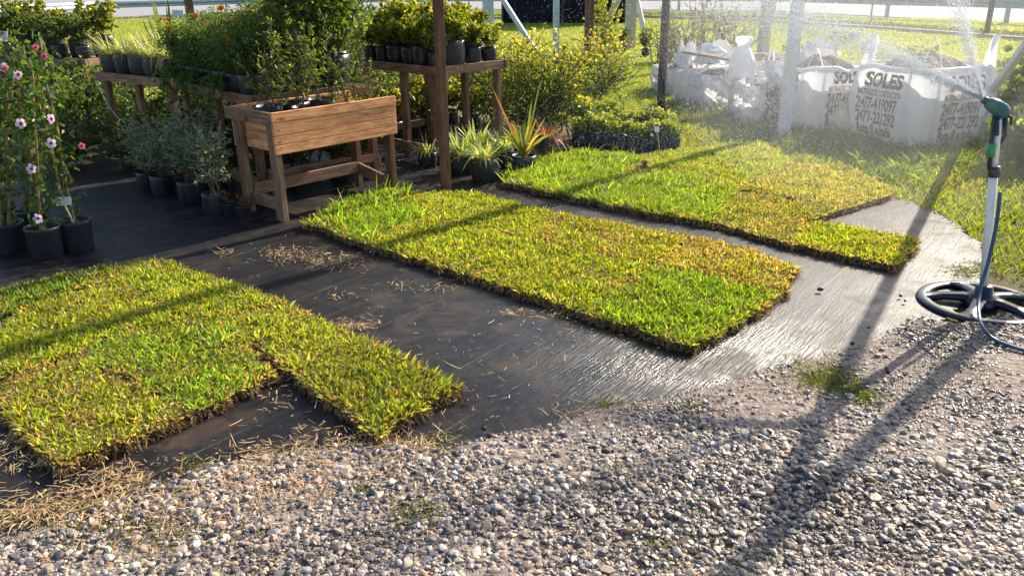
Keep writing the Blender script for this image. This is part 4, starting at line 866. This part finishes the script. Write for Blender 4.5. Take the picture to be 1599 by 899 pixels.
i, j = np.meshgrid(np.arange(n_-1), np.arange(5), indexing='ij'); a.add(V, np.stack([i*6+j, (i+1)*6+j, (i+1)*6+j+1, i*6+j+1], -1).reshape(-1, 4)); a.build('netting', simple('dark_netting', (.012, .015, .022), .9, .1, 0, 20, .4, .3), o, smooth=True)
for q in (0, .5, 1):
    a = Acc(); tube(a, [p1*q+[0, -.12, 0], p1*q+np.array([0, -.12, 3.3])], .04, None, 8); a.build('post', M_BLACKM, o)
# ------------------------------------------------------------------ white construction bags
M_BAG, t, b = mat('woven_white_bag', rough=.55, spec=.35)
tc = t.nodes.new('ShaderNodeTexCoord'); n1 = noise(t, 5, 6, tc.outputs['Object'], .6, .6); n2 = noise(t, 45, 3, tc.outputs['Object'])
r1 = ramp(t, n1.outputs[0], [(.3, (.68, .68, .70)), (.6, (.84, .84, .86)), (.8, (.70, .66, .60))]); t.links.new(r1.outputs[0], b.inputs['Base Color'])
n3 = noise(t, 7, 4, mapping(t, tc.outputs['Object'], (1, 1, .35)), .6, 1.5)
mh = t.nodes.new('ShaderNodeMath'); mh.operation = 'ADD'; t.links.new(n3.outputs[0], mh.inputs[0]); t.links.new(n2.outputs[0], mh.inputs[1]); bump(t, b, mh.outputs[0], .6, .02)
tl = t.nodes.new('ShaderNodeBsdfTranslucent'); tl.inputs[0].default_value = (.75, .76, .80, 1); mx = t.nodes.new('ShaderNodeMixShader'); mx.inputs[0].default_value = .38
t.links.new(b.outputs[0], mx.inputs[1]); t.links.new(tl.outputs[0], mx.inputs[2]); t.links.new(mx.outputs[0], t.nodes['Material Output'].inputs[0])
M_INK = simple('bag_print', (.045, .045, .055), .7, .2, 0, 60, .45, 0)
M_SEAM = simple('seam_thread', (.36, .38, .44), .8, .2, 0, 60, .3, 0)
M_INKR = simple('bag_print_red', (.35, .22, .20), .7, .2, 0, 60, .4, 0)
M_SAND = simple('brown_soil_fill', (.20, .15, .11), .95, .2, 0, 20, .4, .8, .03)
FONT_CACHE = {}
def text_mesh(txt, size, bold=.012):
    cu = bpy.data.curves.new('txt', 'FONT'); cu.body = txt; cu.size = size; cu.offset = size*bold; cu.align_x = 'LEFT'; cu.resolution_u = 3; cu.fill_mode = 'FRONT'
    ob = bpy.data.objects.new('txt', cu); COL.objects.link(ob); dg = bpy.context.evaluated_depsgraph_get(); dg.update()
    me = bpy.data.meshes.new_from_object(ob.evaluated_get(dg)); import bmesh
    bm = bmesh.new(); bm.from_mesh(me); bmesh.ops.triangulate(bm, faces=bm.faces[:])
    for _ in range(2):
        es = [e for e in bm.edges if e.calc_length() > size*.45]
        if es: bmesh.ops.subdivide_edges(bm, edges=es, cuts=1); bmesh.ops.triangulate(bm, faces=bm.faces[:])
    V = np.array([v.co[:] for v in bm.verts]); Fc = np.array([[v.index for v in f.verts] for f in bm.faces]); bm.free()
    bpy.data.objects.remove(ob); bpy.data.curves.remove(cu); bpy.data.meshes.remove(me); return V, Fc
def big_bag(label, c, rz, half, H_, seed, text_faces=(), sag=.0, fill=True, loops=True, slump=0., crump=0.):
    root = thing('bulk_bag', label, 'bulk bag', (*c[:2], 0), rz, 'white woven bulk bags on the grass')
    pw = 6.5
    def surf(s_, z_):
        """s_: 0..8 around the square from corner (-,-), two units per side; z_: 0..1 of the height"""
        s_ = np.asarray(s_, float); z_ = np.asarray(z_, float)
        ang = (s_-1)*math.pi/4-math.pi/2; ca, sa = np.cos(ang), np.sin(ang)
        rad = 1/(np.abs(ca)**pw+np.abs(sa)**pw)**(1/pw)
        bul = 1+.10*np.sin(np.clip(z_, 0, 1)*math.pi*.9)-.06*z_**3+slump*(1-z_)*.2
        wr = 1+.05*(vnoise(ca*2.2+seed, sa*2.2+z_*1.2, .5, seed)-.5)+.022*(vnoise(ca*7+9, sa*7+z_*1.5, .5, seed+1)-.5)+crump*(np.abs(vnoise(ca*3.1+sa*1.7+z_*2.5+seed, sa*3.1-z_*2+4, .35, seed+5)-.5)*1.6+.7*np.abs(vnoise(ca*6-z_*4, sa*6+z_*3, .3, seed+6)-.5)-.5)
        r = half*rad*bul*wr; topw = np.clip((z_-.8)/.2, 0, 1)
        hz = H_*z_*(1-sag*topw*(.4+1.2*vnoise(ca*1.8+seed, sa*1.8, .7, seed+4)))
        return np.stack([r*ca, r*sa, hz], -1)
    ns, nz = 200, 44; S_ = np.linspace(0, 8, ns, endpoint=False); Z_ = np.linspace(0, 1, nz); SS, ZZ = np.meshgrid(S_, Z_, indexing='ij')
    V = surf(SS, ZZ); lip = surf(S_, np.full(ns, 1.))
    inner = [lip*np.array([.97, .97, 1])+[0, 0, .012], lip*np.array([.955, .955, 1])+[0, 0, .004], lip*np.array([.965, .965, 1])+[0, 0, -.02]]
    V = np.concatenate([V]+[q[:, None] for q in inner], 1); nz2 = nz+3
    i, j = np.meshgrid(np.arange(ns), np.arange(nz2-1), indexing='ij'); i2 = (i+1) % ns
    a = Acc(); a.add(V, np.stack([i*nz2+j, i2*nz2+j, i2*nz2+j+1, i*nz2+j+1], -1).reshape(-1, 4)); a.build('bag_body', M_BAG, root, smooth=True)
    if fill:
        a = Acc(); zt = lip[:, 2].mean()-.08; rr_ = np.linspace(0, 1, 8); V = []
        for r_ in rr_[1:]: V.append(np.stack([lip[:, 0]*.97*r_, lip[:, 1]*.97*r_, (lip[:, 2]-.17)*r_**3+(1-r_**3)*(zt+.16*(1-r_**2))+.05*vnoise(lip[:, 0]*r_*3+5, lip[:, 1]*r_*3, .3, seed)*(1-r_**4)], 1))
        V = np.stack(V, 1); i, j = np.meshgrid(np.arange(ns), np.arange(6), indexing='ij'); i2 = (i+1) % ns
        Fq = np.stack([i*7+j, i2*7+j, i2*7+j+1, i*7+j+1], -1).reshape(-1, 4); V2 = np.concatenate([V.reshape(-1, 3), [[0, 0, zt+.18]]]); ii = np.arange(ns)
        a.add(V2, [Fq, np.stack([np.full(ns, ns*7), ii*7, ((ii+1) % ns)*7], 1)]); a.build('soil_fill', M_SAND, root, smooth=True)
    if loops:
        for q in loops if loops is not True else [(0.1, .30, 0), (2.05, .30, .03), (4, .25, 0), (6, .22, 0)]:
            s0, hl, tw = q; p = surf(np.array([s0-.22, s0+.22]), np.array([.99, .99])); o_ = nrm(p.mean(0)*[1, 1, 0])
            pts = np.array([p[0], p[0]*.7+p[1]*.3+[0, 0, hl*.7], (p[0]+p[1])/2+[0, 0, hl]+o_*tw, p[1]*.7+p[0]*.3+[0, 0, hl*.75]+o_*.02, p[1]])
            tt = np.linspace(0, 4, 17); pts = np.stack([np.interp(tt, range(5), pts[:, k]) for k in range(3)], 1); w_ = .028*o_
            V = np.stack([pts-w_, pts+w_], 1).reshape(-1, 3); i = np.arange(16)*2; a = Acc(); a.add(V, np.stack([i, i+1, i+3, i+2], 1)); a.build('lifting_loop', M_BAG, root, smooth=True)
    for s0 in (.28, 1.72, 2.28, 3.72, 7.72):   # vertical seams / strap tapes stitched on the body
        zz = np.linspace(0.02, .98, 22); V = []
        for w_ in (-.035, .035): 
            p = surf(s0+w_+0*zz, zz); V.append(p+nrm(p*[1, 1, 0])*.005)
        V = np.stack(V, 1).reshape(-1, 3); i = np.arange(21)*2; a = Acc(); a.add(V, np.stack([i, i+1, i+3, i+2], 1)); a.build('strap_tape', M_BAG, root, smooth=True)
    for s0 in ((1.74, 1.86, 2.14, 2.26) if text_faces else ()):   # grey stitched seams between the printed faces
        zz = np.linspace(0.02, .97, 24); V = np.stack([(lambda p_: p_+nrm(p_*[1, 1, 0])*.010)(surf(s0+w_+.02*np.sin(zz*5+s0*9), zz)) for w_ in (-.006, .006)], 1).reshape(-1, 3); i = np.arange(23)*2
        a = Acc(); a.add(V, np.stack([i, i+1, i+3, i+2], 1)); a.build('seam', M_SEAM, root)
    for (s_a, s_b, lines) in text_faces:
        for (txt, zt, sz, ink, bold) in lines:
            V, Fc = text_mesh(txt, 1.0, bold); w_ = V[:, 0].max(); sc = (s_b-s_a)/w_ ; u = s_a+V[:, 0]*sc; zz = zt+V[:, 1]*sz/H_
            p = surf(u, zz); eps = 1e-2; tang = surf(u+eps, zz)-surf(u-eps, zz); dz = surf(u, zz+eps)-surf(u, zz-eps); nn = nrm(np.cross(tang, dz)); p = p+nn*.009
            a = Acc(); a.add(p, Fc); o_ = a.build('printed_text', M_INK if ink else M_INKR, root)
    return root, surf
BT = lambda a_, b_, dz=0: (a_, b_, [])
def face_lines(s0, s1, first='SOLES'):
    w_ = s1-s0
    return [(s0+.10*w_, s1-.0*w_, [(first, .71, .19, 1, .045)]), (s0, s1, [('MATERIALES DE CONSTRUCCION', .59, .078, 1, .03)]), (s0-.02*w_, s1-.04*w_, [('2477-419097', .41, .16, 1, .03)]), (s0-.02*w_, s1-.04*w_, [('2477-221292', .235, .16, 1, .03)]), (s0, s1-.1*w_, [('Ruta 8 e Italia', .09, .13, 1, .035)])]
cR = on(1440, 232); dirc = nrm(np.array([cR[0], cR[1], 0])); view = math.atan2(dirc[1], dirc[0])
half = .47
cc = cR+dirc*half*1.28+np.array([-.10,.02,0]); rzR = view-math.pi/2+math.pi/4+.04
big_bag('large printed bag full of soil nearest the sprinkler, two phone numbers on each face', cc, rzR, half, .74, 3, face_lines(.42, 1.62)+face_lines(-1.66, -.40), sag=.04)

cb = on(1290, 210); d_ = nrm(cb*[1, 1, 0]); big_bag('middle printed bag half hidden behind the large one', cb+d_*.66+np.array([-.12, 0, 0]), math.atan2(d_[1], d_[0])-math.pi/2+.62, .40, .70, 11, face_lines(.42, 1.62)+face_lines(-1.62, -.42), sag=.10, loops=[(2.0, .34, 0), (0, .2, 0)])
cb = on(1200, 197); d_ = nrm(cb*[1, 1, 0]); big_bag('slumped white bag behind the near white post', cb+d_*.55, math.atan2(d_[1], d_[0])-math.pi/2+.3, .36, .52, 19, face_lines(.45, 1.55), sag=.45, loops=[(1.4, .22, .05), (7.2, .2, -.05)], slump=.3, crump=.20)
cb = on(1117, 172); d_ = nrm(cb*[1, 1, 0]); big_bag('crumpled grey white bag with a plank on top', cb+d_*.55, math.atan2(d_[1], d_[0])-math.pi/2+.7, .38, .52, 27, (), sag=.35, loops=[(.5, .22, .05)], slump=.3, crump=.20)
cb = on(1062, 150); d_ = nrm(cb*[1, 1, 0]); big_bag('low white bag furthest left, half behind the black post', cb+d_*.5, math.atan2(d_[1], d_[0])-math.pi/2+.2, .34, .44, 35, (), sag=.4, loops=[(1.2, .2, .05)], slump=.3, crump=.20)
cb = on(1180, 165); d_ = nrm(cb*[1, 1, 0]); big_bag('collapsed white bag behind the row, its rim above the others', cb+d_*1.3, .4, .5, .62, 43, (), sag=.35, loops=[(0.5, .3, .05), (2.2, .25, 0)], slump=.3, crump=.20)
# loose plastic sheets and sacks
def crumple(name, label, cat, base, size, z0, seed, m=None, stand=.3, par=None):
    o = thing(name, label, cat, base, rng.uniform(0, 6)); n_ = 26; u, v = np.meshgrid(np.linspace(-1, 1, n_), np.linspace(0, 1, n_), indexing='ij')
    ang = u*2.4+.5*vnoise(u*2, v*2, .6, seed); rad = size*(.55+.5*vnoise(u*3, v*2, .5, seed+1))*(1-.45*v**2)
    V = np.stack([rad*np.cos(ang), rad*np.sin(ang)*.7, z0+stand*v*(1+.5*(vnoise(u*3, v, .5, seed+2)-.5))+.05*(vnoise(u*6, v*5, .5, seed+3)-.5)], -1)
    a = Acc(); i, j = np.meshgrid(np.arange(n_-1), np.arange(n_-1), indexing='ij'); a.add(V, np.stack([i*n_+j, (i+1)*n_+j, (i+1)*n_+j+1, i*n_+j+1], -1).reshape(-1, 4)); b_ = a.build('crumpled_sheet', m or M_BAG, o, smooth=True)
    sm = b_.modifiers.new('thickness', 'SOLIDIFY'); sm.thickness = .003; return o
q = on(1218, 205); crumple('plastic_sheet', 'white plastic flap hanging over the slumped bag', 'plastic sheet', q+nrm(q*[1, 1, 0])*.22, .24, .46, 3, stand=.20)
q = on(1112, 172); crumple('plastic_sheet', 'grey white crumpled sheet on top of the crumpled bag', 'plastic sheet', q+nrm(q*[1, 1, 0])*.7, .42, .50, 8, stand=.22)
q = on(1070, 152); crumple('plastic_sheet', 'pointed white sheet standing up from the leftmost bag', 'plastic sheet', q+nrm(q*[1, 1, 0])*.5, .28, .36, 13, stand=.30)
q = on(1265, 200); crumple('plastic_sheet', 'white folded sheet lying over the rim of the middle bag', 'plastic sheet', q+nrm(q*[1, 1, 0])*.9, .36, .62, 16, stand=.22)
def sack(label, base, h, r, m, seed, neck=.5, z0=0.):
    o = thing('plastic_sack', label, 'sack', base, rng.uniform(0, 6)); a = Acc(); n_, k = 40, 18; t_ = np.linspace(0, 1, k); th = np.arange(n_)*2*math.pi/n_
    rr_ = r*np.interp(t_, [0, .12, .45, .7, .8, .9, 1], [.55, .95, 1, .6, neck*.5, neck*.8, neck*.7])
    V = np.stack([np.outer(rr_*(1), np.cos(th)), np.outer(rr_, np.sin(th)), np.repeat((z0+t_*h)[:, None], n_, 1)], -1); w_ = 1+.30*(vnoise(np.repeat(th[None], k, 0)*2, np.repeat(t_[:, None], n_, 1)*4, .5, seed)-.5); V[..., :2] *= w_[..., None]; V[:, -1] = V[:, 0]*.5+V[:, -1]*.5
    i, j = np.meshgrid(np.arange(k-1), np.arange(n_), indexing='ij'); j2 = (j+1) % n_; a.add(V, [np.stack([i*n_+j, i*n_+j2, (i+1)*n_+j2, (i+1)*n_+j], -1).reshape(-1, 4), np.array([list(range(n_))[::-1]])]); a.build('sack_body', m, o, smooth=True); return o
q = on(1152, 180); sack('bright white knotted sack standing up between the bags', q+nrm(q*[1, 1, 0])*.25, .52, .15, M_BAG, 5, neck=.9, z0=.36)
sack('small beige sack slumped in the weeds before the middle bag', on(1312, 207), .30, .12, simple('dusty_sack', (.50, .42, .34), .8, .2, 0, 20, .2, .5), 9)
q = on(1105, 172); o = thing('wooden_plank', 'brown wooden plank lying across the crumpled bag', 'plank', q+nrm(q*[1, 1, 0])*.35); a = Acc(); beam(a, (-.35, .1, .66), (.35, -.1, .55), .07, .03); a.build('board', M_WOODP, o)
# weeds around and on the bags
acc = Acc()
for x, y, r, m in [(1250, 215, .35, 110), (1300, 220, .3, 110), (1350, 228, .25, 90), (1200, 205, .3, 90), (1140, 180, .35, 90), (1080, 165, .35, 90), (1400, 240, .2, 40), (1530, 232, .2, 60), (1480, 238, .2, 30), (1060, 180, .3, 50), (1390, 275, .2, 30), (1440, 262, .2, 40), (1265, 232, .3, 60), (1370, 280, .15, 30), (1500, 262, .2, 30), (1570, 250, .2, 50)]:
    q = on(x, y)[:2]+rng.normal(0, r*.55, (m, 2)); tufts(acc, q, 4, .17, .009, (.085, .13, .03), .03, .55, 0.)
for x, y in [(1395, 285), (1410, 270), (1430, 258), (1445, 290), (1468, 265), (1490, 255), (1350, 262), (1540, 275)]:
    q = on(x, y)[:2]+rng.normal(0, .05, (5, 2)); tufts(acc, q, 6, .24, .009, (.22, .27, .05), .03, .9, 0.)
tag(acc.build('tall_weeds', M_TURF), 'taller weeds growing at the feet of the white bags', 'weeds', kind='stuff')
for i, (x, y, z_, lb) in enumerate([(1305, 160, .72, 'weed sprouting from the top of the middle bag'), (1420, 190, .62, 'sparse weed on the soil of the large printed bag'), (1240, 165, .55, 'weed growing out between the slumped bags')]):
    q = on(x, y); bush(lb, (q[0], q[1], z_), .22, .25, 260, .04, .02, (.13, .18, .05), (.3, .32, .1), 8, 5, name='weed', cat='weed', sr=.003)

# ------------------------------------------------------------------ sprinkler on its stand
S0 = on(1531, 479); top = atY(1560, 176, S0[1]+.03); col_ = atY(1552, 268, S0[1]+.01)
o = thing('sprinkler_stand', 'white pole sprinkler with green spray head and black wheel foot', 'sprinkler', S0); M_NAVY = simple('glossy_black_plastic', (.012, .016, .028), .28, .5, 0, 20, .2, .08)
RW = .262; a = Acc(); n_ = 72; th = np.linspace(0, 2*math.pi, n_, endpoint=False); pr = [(math.cos(q)*.030, math.sin(q)*.015+.022) for q in np.linspace(0, 2*math.pi, 14, endpoint=False)]
V = np.array([[((RW+x)*math.cos(q), (RW+x)*math.sin(q), z) for x, z in pr] for q in th]); i, j = np.meshgrid(np.arange(n_), np.arange(14), indexing='ij'); i2, j2 = (i+1) % n_, (j+1) % 14
a.add(V, np.stack([i*14+j, i2*14+j, i2*14+j2, i*14+j2], -1).reshape(-1, 4)); wh = a.build('wheel_foot', M_NAVY, o, smooth=True)
for k in range(5):
    q = k*2*math.pi/5+.25; d0 = np.array([math.cos(q), math.sin(q), 0]); sd_ = np.array([-d0[1], d0[0], 0]); a = Acc(); V = []
    for r_, w_, zc, hh_ in [(.03, .040, .040, .020), (.09, .032, .046, .016), (.17, .030, .040, .013), (.22, .040, .030, .012), (.25, .062, .024, .012)]:
        V += [d0*r_+sd_*w_+[0, 0, zc-hh_], d0*r_+sd_*w_*.8+[0, 0, zc+hh_], d0*r_-sd_*w_*.8+[0, 0, zc+hh_], d0*r_-sd_*w_+[0, 0, zc-hh_]]
    Fq = [[4*m+n1_, 4*m+(n1_+1) % 4, 4*(m+1)+(n1_+1) % 4, 4*(m+1)+n1_] for m in range(4) for n1_ in range(4)]; a.add(V, np.array(Fq)); a.build('spoke', M_NAVY, wh, smooth=True)
a = Acc(); lathe(a, [(.085, .012), (.085, .045), (.07, .062), (.045, .07), (.038, .11), (.034, .115), (.001, .115)], 28); a.build('hub', M_NAVY, wh, smooth=True)
pv = col_-S0; tv = top-S0
M_PVC = simple('white_pvc', (.82, .80, .76), .38, .5, 0, 10, .06, 0)
a = Acc(); tube(a, [(0, 0, .07), pv*.5+np.array([0, 0, .02]), pv], .0195, None, 20); a.build('pole', M_PVC, o, smooth=True)
a = Acc(); tube(a, [pv*.965, pv*1.035], .026, None, 20); a.build('collar', M_NAVY, o, smooth=True)
a = Acc(); tube(a, [pv*1.0, pv+(tv-pv)*.88], .0155, None, 16); a.build('upper_tube', M_PVC, o, smooth=True)
off = np.array([-.030, -.012, 0]); M_HOSE = simple('blue_hose', (.02, .075, .16), .35, .5, 0, 40, .15, .05)
a = Acc(); tube(a, [pv*1.02+off, pv+(tv-pv)*.5+off*1.0, pv+(tv-pv)*.9+off*.6], .010, None, 12); a.build('riser_hose', M_NAVY, o, smooth=True)
a = Acc(); cl = pv+(tv-pv)*.38; tube(a, [cl-[0, 0, .03]+off*.9, cl+[0, 0, .03]+off*.9], .019, None, 12); a.build('green_clip', simple('green_plastic', (.04, .30, .10), .4, .5, 0, 30, .1, 0), o, smooth=True)
a = Acc(); nk0 = pv+(tv-pv)*.62; nk1 = pv+(tv-pv)*1.0
tube(a, [nk0+[-.012, 0, 0], nk1+[-.012, 0, -.005]], .020, .017, 16); tube(a, [nk1+[.03, 0, -.02], nk0+[.035, 0, .0], nk0+[.02, 0, -.04]], .012, .009, 8); a.build('neck', M_NAVY, o, smooth=True)
M_TEAL = simple('teal_plastic', (.005, .13, .12), .3, .5, 0, 30, .12, 0)
hd = nk1+np.array([-.01, 0, .02]); a = Acc(); hdir = nrm(np.array([-.75, .25, .45])); tube(a, [hd-hdir*.055, hd-hdir*.045, hd-hdir*.02, hd+hdir*.02, hd+hdir*.05, hd+hdir*.06], np.array([.010, .027, .036, .034, .026, .016]), None, 18); hdo = a.build('spray_head', M_TEAL, o, smooth=True)
a = Acc(); tube(a, [hd+hdir*.055, hd+hdir*.078], .019, .016, 16); a.build('nozzle', M_NAVY, hdo, smooth=True)
a = Acc(); tube(a, [hd+[.035, -.01, -.03], hd+[.065, -.01, -.04], hd+[.07, -.01, -.075]], .008, .006, 8); a.build('lever', M_NAVY, hdo, smooth=True)
# blue garden hose
a = Acc(); cp = [atY(1562, 300, S0[1]-.03), atY(1556, 350, S0[1]-.05), atY(1543, 410, S0[1]-.06), atY(1531, 450, S0[1]-.08), atY(1528, 482, S0[1]-.19), on(1533, 508, .07), on(1550, 528, .045), on(1580, 541, .04), on(1625, 553, .04), on(1720, 572, .04)]
from itertools import chain
cp = np.array(cp); tt = np.linspace(0, len(cp)-1, 90)
def crom(P, t_):
    i = np.clip(t_.astype(int), 0, len(P)-2); f_ = (t_-i)[:, None]; g = lambda k: P[np.clip(i+k, 0, len(P)-1)]
    return .5*((2*g(0))+(g(1)-g(-1))*f_+(2*g(-1)-5*g(0)+4*g(1)-g(2))*f_**2+(3*g(0)-g(-1)-3*g(1)+g(2))*f_**3)
hp = crom(cp, tt); tube(a, hp-S0, .0085, None, 12); ho = thing('garden_hose', 'blue garden hose running down the sprinkler pole and away over the gravel', 'hose', S0); a.build('hose_tube', M_HOSE, ho, smooth=True)

# ------------------------------------------------------------------ spray : water drops in flight
M_DROP, t, b = mat('water_drop', (.9, .93, .97), .15, .5)
tl = t.nodes.new('ShaderNodeBsdfTranslucent'); tl.inputs[0].default_value = (.95, .97, 1, 1); mx = t.nodes.new('ShaderNodeMixShader'); mx.inputs[0].default_value = .6
t.links.new(b.outputs[0], mx.inputs[1]); t.links.new(tl.outputs[0], mx.inputs[2]); t.links.new(mx.outputs[0], t.nodes['Material Output'].inputs[0])
OCT = np.array([(1, 0, 0), (-1, 0, 0), (0, 1, 0), (0, -1, 0), (0, 0, 1), (0, 0, -1)], float); OF = np.array([(0, 2, 4), (2, 1, 4), (1, 3, 4), (3, 0, 4), (2, 0, 5), (1, 2, 5), (3, 1, 5), (0, 3, 5)])
noz = hd+hdir*.08+S0
def drops(acc, n, az, azs, el, els, v, vs_, size, tmax=None, tpow=1., jit=.02, stretch=1.5, k_=.35):
    A_ = np.radians(rng.normal(az, azs, n)); E_ = np.radians(rng.normal(el, els, n)); sp = np.abs(rng.normal(v, vs_, n)); vx, vy, vz = sp*np.cos(E_)*np.sin(A_), sp*np.cos(E_)*np.cos(A_), sp*np.sin(E_)
    T = (vz+np.sqrt(np.maximum(vz**2+2*9.8*noz[2], 0)))/9.8; T = T if tmax is None else np.minimum(T, tmax); t_ = T*rng.random(n)**tpow; dr = (1-np.exp(-k_*t_))/k_
    P = np.stack([vx*dr, vy*dr, vz*t_-4.9*t_*t_], 1)+noz+rng.normal(0, 1, (n, 3))*(jit*(.05+t_))[:, None]
    P[:, 2] = np.maximum(P[:, 2], .02); s_ = size*rng.lognormal(0, .4, n)*(.55+.45*np.minimum(t_*2.5, 1))
    vd = nrm(np.stack([vx, vy, vz-9.8*t_], 1)); V = OCT[None]*s_[:, None, None]; al_ = np.einsum('nij,nj->ni', V, vd); V = V+al_[..., None]*vd[:, None]*(stretch-1)*1.0+P[:, None]
    acc.add(V, (OF[None]+(np.arange(n)*6)[:, None, None]).reshape(-1, 3))
acc = Acc()
drops(acc, 20000, -48, 6, 24, 3.0, 7.5, .8, .0010, tmax=.22, tpow=1.1, jit=.10, stretch=9)
drops(acc, 12000, -22, 6, 62, 3.5, 7.5, .8, .0010, tmax=.22, tpow=1.1, jit=.10, stretch=9)
drops(acc, 100000, -26, 14, 32, 9, 4.7, .9, .00072, jit=.30, stretch=2.0)
drops(acc, 50000, -14, 14, 58, 8, 5.8, .8, .00072, jit=.30, stretch=2.0)
drops(acc, 140, -28, 15, 32, 12, 4.7, 1.0, .0026, jit=.25, stretch=1.2)
tag(acc.build('water_spray', M_DROP, smooth=True), 'fine water spray thrown by the sprinkler over the back turf', 'water spray', kind='stuff')
# the finest part of the spray is a mist with soft, thinning edges
mv = bpy.data.materials.new('mist'); mv.use_nodes = True; t = mv.node_tree; t.nodes.remove(t.nodes['Principled BSDF']); v_ = t.nodes.new('ShaderNodeVolumePrincipled')
v_.inputs['Color'].default_value = (.96, .97, 1, 1); v_.inputs['Density'].default_value = .036; v_.inputs['Anisotropy'].default_value = .5; t.links.new(v_.outputs[0], t.nodes['Material Output'].inputs['Volume'])
a = Acc(); V0, F0 = ICO[2]
import bmesh
bm = bmesh.new(); bmesh.ops.create_icosphere(bm, subdivisions=4, radius=1); V0 = np.array([v.co[:] for v in bm.verts]); F0 = np.array([[v.index for v in f.verts] for f in bm.faces]); bm.free()
ctr = np.array([2.15, 5.7, 1.2]); ax = nrm(np.array([-.1, 1, 0])); sx_ = np.array([ax[1], -ax[0], 0])
Vv = ctr+V0[:, :1]*ax*2.6+V0[:, 1:2]*sx_*.95+V0[:, 2:]*np.array([0, 0, 1.17]); a.add(Vv, F0[:, ::-1])
tag(a.build('spray_mist', mv, smooth=True), 'pale drifting mist of the sprinkler in front of the white bags', 'mist', kind='stuff')
